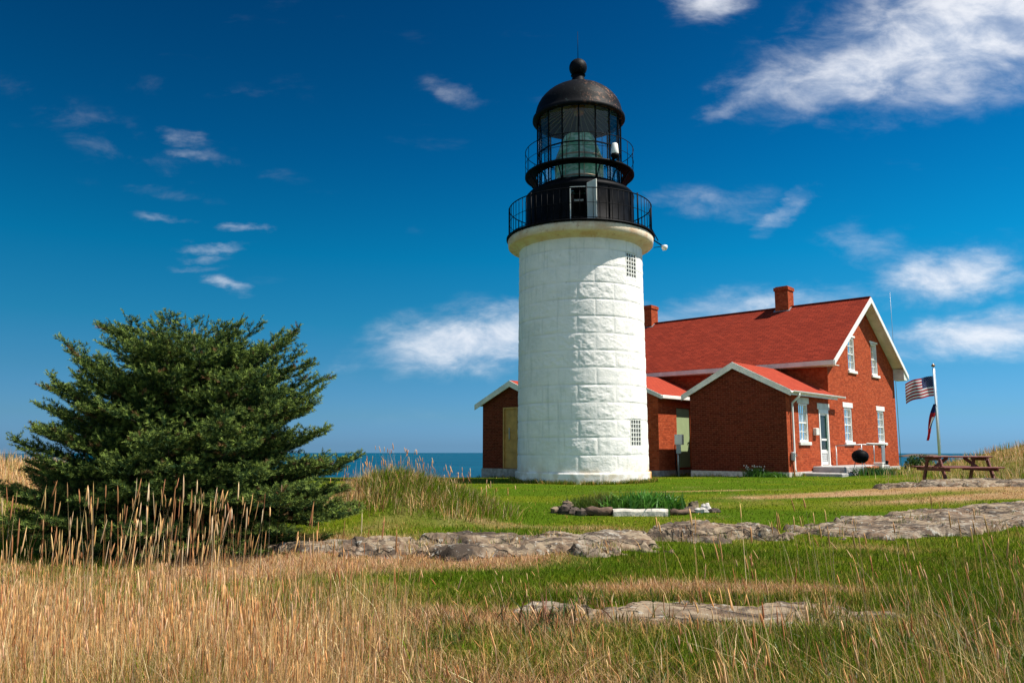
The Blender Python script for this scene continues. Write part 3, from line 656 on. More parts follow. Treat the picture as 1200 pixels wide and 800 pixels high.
def sash_window(root, P, T, N, a, b, c, d, cols=2, rows=4, curtain=True, lintel=.0, stone='trim'):
    P, T, N = Vector(P), Vector(T), Vector(N)
    mt = Matrix(((T.x, N.x, 0, P.x), (T.y, N.y, 0, P.y), (0, 0, 1, P.z), (0, 0, 0, 1)))   # local: x along wall, y outward, z up
    f = MB(); w_ = .06
    f.box(a, a+w_, -.12, -.02, c, d, mt); f.box(b-w_, b, -.12, -.02, c, d, mt); f.box(a+w_, b-w_, -.12, -.02, d-.07, d, mt); f.box(a+w_, b-w_, -.12, -.02, c, c+.07, mt)
    mid = (c+d)/2
    f.box(a+w_, b-w_, -.10, -.045, mid-.025, mid+.025, mt)
    for lo, hi, yo in ((c+.07, mid-.025, -.095), (mid+.025, d-.07, -.07)):
        for i in range(1, cols): x = a+w_+(b-a-2*w_)*i/cols; f.box(x-.013, x+.013, yo, yo+.03, lo, hi, mt)
        n = rows//2
        for i in range(1, n): z = lo+(hi-lo)*i/n; f.box(a+w_, b-w_, yo+.003, yo+.027, z-.012, z+.012, mt)
    wn = f.build('window', 'white', root)
    MB().box(a+w_, b-w_, -.098, -.092, c+.07, d-.07, mt).build('pane', 'glass', wn)
    if curtain:
        cm = MB(); n = 10
        for s_, e_ in ((a+.02, a+.02+(b-a)*.36), (b-.02-(b-a)*.36, b-.02)):
            vs = []
            for i in range(n+1):
                x = s_+(e_-s_)*i/n; y = -.20-.015*math.sin(i*2.2)
                vs += [mt @ Vector((x, y, c+.05)), mt @ Vector((x, y, d-.03))]
            cm.add(vs, [(2*i, 2*i+2, 2*i+3, 2*i+1) for i in range(n)])
        cm.build('curtain', 'curtain', wn)
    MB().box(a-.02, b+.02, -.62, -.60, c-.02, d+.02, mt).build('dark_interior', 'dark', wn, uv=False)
    MB().bevbox(a-.10, b+.10, -.03, .07, c-.13, c-.003, .012, mt).build('sill', stone, wn)
    if lintel: MB().bevbox(a-.12, b+.12, -.03, .018, d+.003, d+lintel, .008, mt).build('lintel', stone, wn)
    return wn
def rakes(root, name, axis, ridge, half, e_pos, zr, slope, face, t_=.045, h=.20, m='trim', over=0.):
    """pair of sloping fascia boards. axis 'u': gable spans u (face at v=e_pos); axis 'v': gable spans v (face at u=e_pos)"""
    for sgn in (-1, 1):
        lo = half[0] if sgn < 0 else half[1]
        p = [(ridge, zr), (ridge+sgn*lo, zr-slope*lo), (ridge+sgn*lo, zr-slope*lo-h), (ridge, zr-h*1.15)]
        if axis == 'u': poly = [(a, e_pos, z) for a, z in p]; d = (0, face*t_, 0)
        else: poly = [(e_pos, a, z) for a, z in p]; d = (face*t_, 0, 0)
        if (sgn*face > 0) == (axis == 'u'): poly = poly[::-1]
        MB().prism(poly, (0, 0, 0), d).build(name, m, root)
def roof_slope(p0, p1, q1, q0, th=.07):
    """slab under quad p0,p1 (eave) q1,q0 (ridge)"""
    d = Vector((0, 0, -th)); return MB().prism([p0, p1, q1, q0], d, (0, 0, 0))

def house():
    root = empty('brick_house', (HX, HY, 0), HA, 'long red brick keeper\'s house with red shingle roof and white trim right of the lighthouse', 'house')
    U0 = -14.5; V0, V1 = 4.25, 12.88; RV = 8.56; ZR = 7.92; SL = .662; EV = 3.66; RVE = 13.44
    wt = lambda v: ZR-.16-SL*abs(v-RV)
    # main gable wall (sunny side), u = 0
    g = MB(); holes = [(5.88, 6.80, 1.38, 2.84), (10.1, 11.02, 1.38, 2.84), (6.72, 7.56, 4.50, 5.98), (9.74, 10.58, 4.50, 5.98)]
    T, N = (0, 1, 0), (1, 0, 0)
    wall(g, (0, 0, 0), T, N, V0, V1, .28, wt, holes, [RV])
    wall(g, (0, V0, 0), (1, 0, 0), (0, -1, 0), U0, 0, .28, lambda s: wt(V0), [])      # front long wall
    wall(g, (0, V1, 0), (-1, 0, 0), (0, 1, 0), 0, -U0, .28, lambda s: wt(V1), [])
    wall(g, (U0, 0, 0), (0, -1, 0), (-1, 0, 0), -V1, -V0, .28, lambda s: wt(-s), [], [-RV])
    g.build('main_wall', 'brick', root)
    for (a, b, c, d) in holes: sash_window(root, (0, 0, 0), T, N, a, b, c, d, lintel=.22 if c < 3 else .10, stone='white')
    f = MB()
    f.box(U0-.03, .03, V0+.02, V1+.03, -.6, .28); f.build('foundation', 'granite', root)
    # main roof
    ov = .50
    front = roof_slope((U0-ov, EV, ZR-SL*(RV-EV)), (ov, EV, ZR-SL*(RV-EV)), (ov, RV, ZR), (U0-ov, RV, ZR)); front.build('roof', 'shingle', root)
    roof_slope((ov, RVE, ZR-SL*(RVE-RV)), (U0-ov, RVE, ZR-SL*(RVE-RV)), (U0-ov, RV, ZR), (ov, RV, ZR)).build('roof', 'shingle', root)
    MB().bar((U0-ov, RV, ZR+.012), (ov, RV, ZR+.012), .16, .05).build('ridge_cap', 'shingle', root)
    for (a, b) in ((RV, EV+.02), (RV, RVE-.02)):      # soffit boards
        s_ = 1 if b > a else -1
        z = lambda v: ZR-.09-SL*abs(v-RV)
        MB().add([(U0-ov+.03, a, z(a)), (ov-.01, a, z(a)), (ov-.01, b, z(b)), (U0-ov+.03, b, z(b))], [(0, 1, 2, 3)]).build('soffit', 'trim', root)
    rakes(root, 'bargeboard', 'v', RV, (RV-EV, RVE-RV), ov, ZR-.015, SL, 1, h=.21, m='white')
    rakes(root, 'bargeboard', 'v', RV, (RV-EV, RVE-RV), U0-ov, ZR-.015, SL, -1, h=.21, m='white')
    MB().box(U0-ov, ov-.002, EV-.035, EV, ZR-SL*(RV-EV)-.20, ZR-SL*(RV-EV)-.02).build('fascia', 'trim', root)
    MB().box(U0-ov, ov-.002, EV, V0, ZR-SL*(RV-EV)-.22, ZR-SL*(RV-EV)-.19).build('eave_soffit', 'trim', root)
    MB().prism([(ov, RVE, 4.42), (ov, V1-.05, 4.42), (ov, V1-.05, 4.95)], (-.5, 0, 0), (-.01, 0, 0)).build('eave_return', 'trim', root)
    # chimneys
    for u in (-3.52, -11.22):
        c = MB(); c.box(u-.33, u+.33, RV-.33, RV+.33, 7.4, 8.72); c.box(u-.37, u+.37, RV-.37, RV+.37, 8.72, 8.88); c.box(u-.30, u+.30, RV-.30, RV+.30, 8.88, 8.93)
        ch = c.build('chimney', 'brick', root)
        fl = MB(); fl.add([(u-.42, RV-.40, ZR-SL*.40+.02), (u+.42, RV-.40, ZR-SL*.40+.02), (u+.42, RV, ZR+.05), (u-.42, RV, ZR+.05)], [(0, 1, 2, 3)]).build('flashing', 'grey_metal', ch)
    # ---- right wing
    WZ, WS = 4.45, .52
    wtp = lambda u: WZ-.13-WS*abs(u+2.0)
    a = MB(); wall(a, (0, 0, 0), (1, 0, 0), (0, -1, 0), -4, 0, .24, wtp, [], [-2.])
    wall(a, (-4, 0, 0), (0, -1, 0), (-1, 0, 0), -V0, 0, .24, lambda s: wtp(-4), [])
    a.build('wing_wall', 'brick_shaded', root)
    hs = [(1.12, 2.0, 1.36, 2.82), (3.08, 4.06, .44, 2.66)]
    a = MB(); wall(a, (0, 0, 0), (0, 1, 0), (1, 0, 0), 0, V0, .24, lambda s: wtp(0), hs); a.build('wing_side_wall', 'brick', root)
    sash_window(root, (0, 0, 0), T, N, *hs[0], lintel=.24, stone='trim')
    MB().box(-4.03, .03, -.03, V0+.019, -.6, .24).build('foundation', 'granite', root)
    # entrance door
    mt = Matrix(((0, 1, 0, 0), (1, 0, 0, 0), (0, 0, 1, 0), (0, 0, 0, 1)))
    a0, a1, c0, c1 = hs[1]
    f = MB(); f.box(a0, a0+.09, -.13, .02, c0, c1, mt); f.box(a1-.09, a1, -.13, .02, c0, c1, mt); f.box(a0+.09, a1-.09, -.13, .02, c1-.16, c1, mt)
    dr = f.build('door', 'white', root)
    l = MB(); x0, x1 = a0+.09, a1-.09; zt = c1-.16
    l.box(x0, x0+.06, -.07, -.03, c0+.02, zt, mt); l.box(x1-.06, x1, -.07, -.03, c0+.02, zt, mt); l.box(x0+.1, x1-.1, -.07, -.03, zt-.08, zt, mt); l.box(x0+.1, x1-.1, -.07, -.03, c0+.02, c0+.14, mt); l.box(x0+.1, x1-.1, -.07, -.03, c0+.98, c0+1.06, mt); l.box(x0+.1, x1-.1, -.07, -.03, c0+.48, c0+.55, mt)
    l.box(x0+.1, x1-.1, -.068, -.055, c0+.14, c0+.62, mt)
    lf = l.build('door_leaf', 'white', dr)
    for k in range(6): MB().box(x0+.1, x1-.1, -.054, -.04, c0+.16+.075*k, c0+.18+.075*k, mt).build('rail', 'grey_metal', dr)
    MB().box(x0+.06, x1-.06, -.066, -.058, c0+.62, zt-.08, mt).build('screen', M['screen'], dr)
    MB().box(x1-.075, x1-.058, -.06, -.02, c0+.6, zt-.05, mt).build('edge_strip', 'green_trim', dr)
    MB().bevbox(x0+.03, x0+.06, -.03, .02, c0+.95, c0+1.05, .005, mt).build('handle', 'grey_metal', dr)
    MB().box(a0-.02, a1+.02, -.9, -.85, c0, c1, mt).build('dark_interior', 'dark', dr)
    MB().bevbox(a0-.12, a1+.16, -.03, .015, c1+.003, c1+.25, .008, mt).build('lintel', 'trim', dr)
    MB().bevbox(a0-.05, a1+.05, -.1, .06, c0-.05, c0-.003, .01, mt).build('threshold', 'white', dr)
    # wing roof, rakes, gutter
    el, er = -4.28, .28
    roof_slope((er, -.16, WZ-WS*2.28), (er, EV+.5, WZ-WS*2.28), (-2, EV+.5, WZ), (-2, -.16, WZ), .06).build('wing_roof', 'shingle_new', root)
    roof_slope((el, EV+.5, WZ-WS*2.28), (el, -.16, WZ-WS*2.28), (-2, -.16, WZ), (-2, EV+.5, WZ), .06).build('wing_roof', 'shingle_new', root)
    rakes(root, 'bargeboard', 'u', -2, (2.28, 2.28), -.16, WZ-.012, WS, -1, h=.22, m='trim')
    z = WZ-WS*2.28-.09
    for s_ in (-1, 1): MB().add([(-2, -.15, WZ-.075), (-2, V0, WZ-.075), (-2+s_*2.26, V0, WZ-.075-WS*2.26), (-2+s_*2.26, -.15, WZ-.075-WS*2.26)], [(0, 1, 2, 3)]).build('soffit', 'trim', root)
    MB().box(er-.02, er+.004, -.15, V0+.2, z-.10, z+.04).build('fascia', 'white', root)
    gt = MB(); n = 8; pr = [(er+.07-.065*math.cos(math.pi*k/n), z+.05-.075*math.sin(math.pi*k/n)) for k in range(n+1)]; pr2 = [(er+.07-.058*math.cos(math.pi*k/n), z+.05-.067*math.sin(math.pi*k/n)) for k in range(n, -1, -1)]
    gt.prism([(p, 0, q) for p, q in pr+pr2], (0, -.20, 0), (0, V0+.75, 0)); gut = gt.build('gutter', 'white', root)
    MB().box(er+.01, er+.13, V0+.75, V0+.78, z-.03, z+.06).build('gutter_end', 'white', gut)
    MB().tube([(er+.07, .42, z-.02), (er+.07, .42, z-.13), (.07, .40, z-.38), (.07, .40, z-.5), (.07, .40, .34), (.11, .38, .26)], .042, 8).build('downspout', 'white', root)
    MB().tube([(er-.05, EV+.95, z+.1), (er-.1, EV+.9, z-.3)], .03, 8)
    # electric meter, wires, wall lantern box
    e = MB(); e.bevbox(.02, .13, .16, .33, .66, .98, .02); em = e.build('electric_meter', 'grey_metal', root)
    MB().lathe([(.0, 0), (.07, 0), (.07, .06), (.05, .08), (.0, .08)], 14).build('meter_dial', 'glass', em, loc=(.13, .245, .86)).rotation_euler = (0, R(90), 0)
    MB().tube([(.08, .26, .66), (.09, .27, .2), (.10, .30, -.05)], .03, 6).build('conduit', 'terracotta', root)
    MB().bevbox(.003, .14, 2.42, 2.74, 1.62, 1.90, .02).build('mailbox', 'trim', root)
    # steps
    s_ = MB(); s_.bevbox(.032, 1.25, 2.15, 7.4, .12, .42, .025); s_.build('doorstep', 'concrete', root)
    MB().bevbox(.032, 1.5, 1.15, 5.3, -.3, .20, .03).build('doorstep', 'concrete', root)
    MB().bevbox(.3, 1.5, .2, 1.12, -.25, -.02, .02).build('paving_slab', 'concrete', root)
    MB().bevbox(1.26, 1.5, 4.2, 5.3, .19, .40, .02).build('brick_edge', 'terracotta', root)
    # ---- middle wing behind the tower
    WZ2, WS2, c2 = 4.42, .44, -7.7; wt2 = lambda u: WZ2-.12-WS2*abs(u-c2)
    a = MB(); wall(a, (0, 0, 0), (1, 0, 0), (0, -1, 0), -9.9, -5.5, .2, wt2, [], [c2]); wall(a, (-9.9, 0, 0), (0, -1, 0), (-1, 0, 0), -V0, 0, .2, lambda s: wt2(-9.9), [])
    dh = (1.46, 2.62, .30, 2.84)
    wall(a, (-5.5, 0, 0), (0, 1, 0), (1, 0, 0), 0, V0, .2, lambda s: wt2(-5.5), [dh])
    a.build('middle_wing_wall', 'brick', root)
    MB().box(-9.93, -5.47, -.03, V0+.019, -.6, .2).build('foundation', 'granite_dark', root)
    mt2 = Matrix(((0, 1, 0, -5.5), (1, 0, 0, 0), (0, 0, 1, 0), (0, 0, 0, 1)))
    d = MB(); d.bevbox(dh[0]+.003, dh[1]-.003, -.10, -.05, dh[2], dh[3]-.003, .01, mt2); do = d.build('green_door', 'green_door', root); do['label'] = 'pale sage green plank door'
    k = MB(); k.lathe([(0, 0), (.03, .01), (.03, .04), (0, .06)], 10); ko = k.build('door_knob', 'black', do); ko.location = (-5.55, 2.45, 1.35); ko.rotation_euler = (0, R(90), 0)
    for s_, L in ((1, (c2, -5.22)), (-1, (c2, -10.18))):
        h = abs(L[1]-c2); q = [(L[1], -.15, WZ2-WS2*h), (L[1], V0, WZ2-WS2*h), (c2, V0, WZ2), (c2, -.15, WZ2)]
        if s_ < 0: q = q[::-1]
        MB().prism(q, (0, 0, -.06), (0, 0, 0)).build('middle_wing_roof', 'shingle_new', root)
        MB().add([(c2, -.14, WZ2-.075), (c2, V0, WZ2-.075), (L[1], V0, WZ2-.075-WS2*h), (L[1], -.14, WZ2-.075-WS2*h)], [(0, 1, 2, 3)]).build('soffit', 'trim', root)
    rakes(root, 'bargeboard', 'u', c2, (2.48, 2.48), -.15, WZ2-.012, WS2, -1, h=.17, m='trim')
    z = WZ2-WS2*2.48
    MB().bevbox(-5.24, -5.14, -.18, V0-.02, z-.17, z-.02, .02).build('gutter', 'white', root)
M['screen'] = plain('dark_insect_screen', (.03, .045, .05), .35)
house()

def shed():
    root = empty('brick_shed', (HX, HY, 0), HA, 'small dark red brick gabled outbuilding with ochre door, left of the lighthouse', 'shed')
    c, W0, W1, D = -13.70, -15.72, -11.6, 4.0; Z, S = 4.40, .46; wt = lambda u: Z-.13-S*abs(u-c)
    hole = (-14.32, -13.36, .16, 3.1)
    a = MB(); wall(a, (0, 0, 0), (1, 0, 0), (0, -1, 0), W0, W1, .14, wt, [hole], [c]); wall(a, (W0, 0, 0), (0, -1, 0), (-1, 0, 0), -D, 0, .14, lambda s: wt(W0), [])
    wall(a, (W1, 0, 0), (0, 1, 0), (1, 0, 0), 0, D, .14, lambda s: wt(W1), []); wall(a, (0, D, 0), (-1, 0, 0), (0, 1, 0), -W1, -W0, .14, lambda s: wt(-s), [], [-c])
    a.build('wall', 'brick_shaded', root)
    MB().box(W0-.04, W1+.04, -.04, D+.03, -.9, .14).build('foundation', 'granite_dark', root)
    d = MB(); d.box(hole[0], hole[1], .06, .11, hole[2], hole[3]); do = d.build('door', 'tan_door', root)
    f = MB(); f.box(hole[0], hole[0]+.07, -.02, .06, hole[2], hole[3]); f.box(hole[1]-.07, hole[1], -.02, .06, hole[2], hole[3]); f.box(hole[0]+.07, hole[1]-.07, -.02, .06, hole[3]-.08, hole[3])
    for z in (.95, 1.9): f.box(hole[0]+.07, hole[1]-.07, .03, .06, z, z+.10)
    f.build('frame', 'tan_door', do); MB().box(-13.95, -13.91, 0, .06, 1.55, 2.1).build('handle', 'grey_metal', do)
    for s_, e in ((1, W1+.3), (-1, W0-.36)):
        h = abs(e-c); q = [(e, -.2, Z-S*h), (e, D+.2, Z-S*h), (c, D+.2, Z), (c, -.2, Z)]
        if s_ < 0: q = q[::-1]
        MB().prism(q, (0, 0, -.06), (0, 0, 0)).build('roof', 'shingle_new', root)
        MB().add([(c, -.19, Z-.08), (c, D+.15, Z-.08), (e, D+.15, Z-.08-S*h), (e, -.19, Z-.08-S*h)], [(0, 1, 2, 3)]).build('soffit', 'trim', root)
    rakes(root, 'bargeboard', 'u', c, (abs(W0-.36-c), abs(W1+.3-c)), -.2, Z-.012, S, -1, h=.26, m='trim')
shed()

def hpt(u, v, z=0):
    c, s = math.cos(HA), math.sin(HA); return (HX+u*c-v*s, HY+u*s+v*c, z)
# ------------------------------------------------------------------ rock ledges
def ledge(key, label, res=.035, name='rock_ledge', group=None, strata=1.0, cat='rock'):
    cx, cy, a, b, r, h = ROCKS[key]; R_ = a*1.25+.3; c, s = math.cos(r), math.sin(r)
    us = np.arange(-a*1.3, a*1.3, res*(1.3 if a > 2 else 1)); vs = np.arange(-b*1.5, b*1.5, res)
    U, Vv = np.meshgrid(us, vs); x = (cx+U*c-Vv*s).ravel(); y = (cy+U*s+Vv*c).ravel()
    m = rock_mask(key, x, y); g = ground_z(x, y)
    n = fbm(x*.9+4, y*1.6+7, 6, .5)
    # strata: tilted slabs break into steps
    t = (y*1.0+x*.35+1.6*n)*2.2*strata; st = np.floor(t); fr = t-st; step = (_T[st.astype(int) & 255, 3]+fr*.6)
    # jointed blocks: nearest random seed gives each block its own level and tilt
    wx = x*1.15+.5*(n-.5)*3; wy = y*2.0; ix = np.floor(wx).astype(int); iy = np.floor(wy).astype(int); best = np.full(x.shape, 9.); bl = np.zeros(x.shape)
    for dx_ in (-1, 0, 1):
        for dy_ in (-1, 0, 1):
            jx, jy = ix+dx_, iy+dy_; sx_ = jx+_T[jx & 255, jy & 255]; sy_ = jy+_T[(jx+91) & 255, (jy+37) & 255]; dd = (wx-sx_)**2+(wy-sy_)**2
            lv = _T[(jx+13) & 255, (jy+71) & 255]+(wx-sx_)*(_T[(jx+5) & 255, jy & 255]-.5)*.9+(wy-sy_)*(_T[(jx+55) & 255, jy & 255]-.35)*1.1
            k_ = dd < best; best = np.where(k_, dd, best); bl = np.where(k_, lv, bl)
    crack = np.abs(fbm(x*1.7+9, y*2.1, 4)-.5); crack = 1-sstep(.0, .018, crack)
    fine = fbm(x*7, y*11, 4)-.5
    z = g-.10+m**.6*(h*(.25+1.1*n)+.10)+m*(.10*(bl-.5)*min(1, h*5)+.035*(step-.5)*min(1, h*4)+.035*fine*min(1, h*6)-.06*crack*min(1, h*5))
    z = np.where(m < .02, g-.12, z)
    ny, nx = U.shape; i = np.arange(nx*ny).reshape(ny, nx)
    F = np.stack([i[:-1, :-1], i[:-1, 1:], i[1:, 1:], i[1:, :-1]], -1).reshape(-1, 4)
    o = npmesh(name, np.stack([x, y, z], 1), F, None, None, 'rock', smooth=False)
    return tag(o, label, cat, group)
LG = 'bare rock ledges in the turf'
ledge('mid', 'long low grey rock ledge across the middle of the grass, in front of the lighthouse', group=LG)
ledge('mid_r', 'short rounded brown rock hump just right of the long middle ledge, below the garden bed', group=LG)
ledge('right', 'broad sloping pale rock ledge on the right, in front of the brick house', .04, group=LG)
ledge('slab', 'flat pale rock slab sunk in the foreground grass, right of centre', .02, group=LG)
ledge('slab_s', 'tiny flat rock patch in foreground grass beside the flat slab', .02, group=LG)
ledge('leftr', 'little rock patch on the dry path at the left end of the middle ledge', .02, group=LG)
ledge('rubble', 'broken grey rubble ledge below the picnic table', .04, group=LG, strata=2.)
ledge('knoll', 'grassy rock knoll on the skyline at the far right, behind the picnic table', .08, group=LG)

# ------------------------------------------------------------------ loose stones
def stone_mesh(seed, sx, sy, sz):
    r = random.Random(seed); mb = MB(); n, m = 9, 6; vs = []
    ph = [r.uniform(0, 6.28) for _ in range(6)]
    for i in range(m+1):
        th = math.pi*i/m
        for k in range(n):
            a = 2*math.pi*k/n; q = 1+.18*math.sin(2*a+ph[0])*math.sin(th)+.14*math.sin(3*a+ph[1]+th*2)+.1*math.sin(5*th+ph[2]+a)+r.uniform(-.07, .07)
            e = lambda v: math.copysign(abs(v)**.72, v)
            vs.append((sx*q*e(math.sin(th)*math.cos(a)), sy*q*e(math.sin(th)*math.sin(a)), sz*q*e(-math.cos(th))+sz*.6))
    fs = [(i*n+k, i*n+(k+1) % n, (i+1)*n+(k+1) % n, (i+1)*n+k) for i in range(m) for k in range(n)]
    mb.add(vs, fs); return mb
# ---- garden bed: x 1.0 .. 4.4 at y 16.7
BG = 'stones edging the garden bed'
desc = [ # x, y, sx, sy, sz, lift, material, label
 (.98, 17.05, .17, .14, .10, 0, 'rock', 'brown round stone at the far left end of the garden bed edge'),
 (1.14, 16.85, .16, .13, .13, .02, 'darkstone', 'dark humped stone second from the left of the garden bed'),
 (1.16, 16.98, .13, .11, .09, .14, 'rock', 'pale topped stone resting on the left heap of the garden bed'),
 (1.30, 16.72, .15, .12, .11, 0, 'darkstone', 'dark squat stone at the front of the left heap'),
 (1.42, 16.60, .17, .12, .10, 0, 'darkstone', 'black flat stone between left heap and rotten log'),
 (3.70, 17.05, .15, .12, .09, 0, 'darkstone', 'dark stone nearest the white timber in the right heap'),
 (3.86, 17.2, .13, .1, .12, .05, 'rock', 'tallest stone of the right heap at the garden bed'),
 (3.98, 17.05, .13, .12, .08, 0, 'granite', 'pale grey stone in the right heap of the garden bed'),
 (4.12, 17.15, .10, .09, .11, .02, 'granite', 'whitish upright stone at the right heap'),
 (4.24, 17.0, .11, .09, .07, 0, 'darkstone', 'last small dark stone at the right tip of the garden bed')]
M['darkstone'] = plain('dark_mossy_stone', (.085, .062, .048), .95, bump=1., bscale=10, var=.6, vscale=6)
for i, (x, y, sx, sy, sz, lf, mm, lb) in enumerate(desc):
    o = stone_mesh(40+i, sx, sy, sz).build('edging_stone', mm, uv=False, loc=(x, y, gz(x, y)-.03+lf)); o.rotation_euler = (0, 0, i*1.3); tag(o, lb, 'stone', BG)
x0, x1, yy = 2.05, 3.17, 16.42
t = MB(); n = 16
for k in range(n):
    a, b = x0+(x1-x0)*k/n, x0+(x1-x0)*(k+1)/n
vs = []; fs = []
for k in range(n+1):
    x = x0+(x1-x0)*k/n; w_ = .075+.006*math.sin(k*.9); zz = gz(x, yy)
    for (dy, dz) in ((-w_, -.02), (-w_, .09+.006*math.sin(k*.7)), (-w_*.7, .13+.006*math.sin(k*.8)), (w_, .135+.006*math.sin(k*.6)), (w_*1.1, -.02)): vs.append((x, yy+dy+.01*math.sin(k*.9), zz+dz))
    if k: fs += [((k-1)*5+j, (k-1)*5+(j+1) % 5, k*5+(j+1) % 5, k*5+j) for j in range(5)]
fs += [(0, 1, 2, 3, 4), tuple(n*5+j for j in (4, 3, 2, 1, 0))]
tag(t.add(vs, fs).build('timber_edging', 'driftwood', uv=False), 'white bleached timber lying along the front of the garden bed', 'timber')
t = MB().tube([(1.50+.14*k, 16.52+.02*math.sin(k), gz(1.5+.14*k, 16.5)+.08+.02*math.sin(k*2)) for k in range(5)], [.08, .10, .09, .10, .08], 9); tag(t.build('rotten_log', 'darklog', uv=False), 'dark rotten log left of the white timber', 'log')
t = MB().tube([(3.20+.11*k, 16.55+.03*k, gz(3.2+.11*k, 16.6)+.06+.015*math.sin(k*2)) for k in range(5)], [.05, .07, .06, .06, .05], 9); tag(t.build('rotten_log', 'darklog', uv=False), 'thin brown log right of the white timber', 'log')

# ------------------------------------------------------------------ blades
def blades(P, H, Wd, col_, lean=.35, curve=.5, wind=(0, 0), dirs=None):
    """P (n,3); ribbons of 2 segments + tip"""
    n = len(P); az = rng.uniform(0, 2*np.pi, n) if dirs is None else dirs
    fa = rng.uniform(0, np.pi, n); side = np.stack([np.cos(fa), np.sin(fa), np.zeros(n)], 1)*(Wd/2)[:, None]
    ln = np.abs(rng.normal(0, lean, n)); d = np.stack([np.cos(az), np.sin(az)], 1)*ln[:, None]+np.array(wind)
    cv = rng.uniform(.2, 1, n)*curve
    def at(t): 
        h = H*t; off = d*(h*(1-cv)+h*t*cv*1.6)[:, None]; zz = h*(1-.25*(ln*cv)*t)
        return P+np.concatenate([off, zz[:, None]], 1)
    a, m, t_ = at(0), at(.55), at(1.)
    V = np.stack([a-side, a+side, m-side*.8, m+side*.8, t_], 1).reshape(-1, 3)
    b = np.arange(n)[:, None]*5
    F4 = b+np.array([0, 1, 3, 2]); F3 = b+np.array([2, 3, 4])
    return V, F4, F3, np.repeat(col_, 5, 0), t_, d
def heads(P, H, d, L, rad, col_):
    """seed heads: 4-sided spindles that run up the last part of a stalk"""
    n = len(P); k = 4; D = np.concatenate([d*1.3, np.ones((n, 1))], 1); D /= np.linalg.norm(D, axis=1)[:, None]
    ax = np.cross(D, [0, 1, .1]); ax /= np.linalg.norm(ax, axis=1)[:, None]; ay = np.cross(D, ax)
    rings = []
    for t, q in ((-.55, .25), (-.35, 1.), (.15, .85), ):
        for j in range(k):
            a = 2*np.pi*j/k; rings.append(P+D*(L*t)[:, None]+(ax*math.cos(a)+ay*math.sin(a))*(rad*q)[:, None])
    rings.append(P+D*(L*.5)[:, None]); V = np.stack(rings, 1).reshape(-1, 3); b = np.arange(n)[:, None]*13; f4 = []; f3 = []
    for r_ in range(2):
        for j in range(k): f4.append(b+np.array([r_*4+j, r_*4+(j+1) % 4, r_*4+4+(j+1) % 4, r_*4+4+j]))
    for j in range(k): f3.append(b+np.array([8+j, 8+(j+1) % 4, 12]))
    return V, np.vstack(f4), np.vstack(f3), np.repeat(col_, 13, 0)
def join(parts):
    V = []; F4 = []; F3 = []; C = []; o = 0
    for p in parts:
        V.append(p[0]); F4.append(p[1]+o); F3.append(p[2]+o); C.append(p[3]); o += len(p[0])
    return np.vstack(V), np.vstack(F4), np.vstack(F3), np.vstack(C)
def scatter(n, x0, x1, y0, y1, persp=False, keep=None):
    if persp:      # even per picture area: density falls with distance
        y = 1/(rng.uniform(1/y1, 1/y0, n)); x = rng.uniform(x0, x1, n)*y
    else: x = rng.uniform(x0, x1, n); y = rng.uniform(y0, y1, n)
    if keep is not None:
        m = keep(x, y) > rng.random(n); x, y = x[m], y[m]
    return x, y
def ground_pts(x, y, sink=.01): return np.stack([x, y, ground_z(x, y)-sink], 1)
def vary(c, amt=.25):
    n = len(c); return np.clip(c*(1+rng.uniform(-amt, amt, (n, 1)))*(1+rng.uniform(-.08, .08, (n, 3))), 0, 1)
STRAW = np.array([[.74, .48, .21], [.64, .37, .15], [.80, .58, .34], [.48, .23, .10], [.72, .52, .24]])
clear = lambda x, y: ((any_rock(x, y) < .12) & ~built(x, y)).astype(float)

# short turf, near to far
parts = []
def turf_layer(n, y0, y1, hgt, wid, lean, x=.72, keepf=None):
    x_, y_ = scatter(n, -x, x, y0, y1, True, lambda a, b: clear(a, b)*(1. if keepf is None else keepf(a, b)))
    d = dryness(x_, y_); k = rng.random(len(x_)) < np.clip(d*1.15-.10, .04, .93)
    c = turf(x_, y_); wf = sstep(.35, .75, d)[:, None]; straw = STRAW[rng.integers(0, 5, len(x_))]*(np.array([.66, .72, .40])*(1-wf)+np.array([.80, .74, .80])*wf)
    g = (GREEN*rng.uniform(.6, 1.35, (len(x_), 1))+LIME*rng.uniform(0, .5, (len(x_), 1)))
    c = np.where(k[:, None], straw, g*.85)
    h = rng.uniform(*hgt, len(x_))*(.6+.8*fbm(x_*1.3, y_*1.3, 3))
    w_ = rng.uniform(*wid, len(x_))*np.sqrt(y_/8)
    V = blades(ground_pts(x_, y_), h, w_, vary(c), lean, .8)[:4]; parts.append(V)
turf_layer(120000, 5.2, 9.0, (.05, .17), (.004, .008), .55)
turf_layer(120000, 8.0, 14.5, (.04, .11), (.004, .008), .5)
turf_layer(90000, 14.0, 42, (.025, .06), (.005, .010), .4)
x_, y_ = scatter(60000, -.45, .75, 7.5, 24, True, lambda a, b: (any_rock(a, b) > .1)*sstep(.56, .64, fbm(a*2.3+4, b*3.1, 4))*1.)
parts.append(blades(ground_pts(x_, y_, -.04), rng.uniform(.08, .2, len(x_)), rng.uniform(.006, .012, len(x_)), vary(np.where((rng.random(len(x_)) < .6)[:, None], STRAW[rng.integers(0, 5, len(x_))]*.8, GREEN)), .5, .8)[:4])
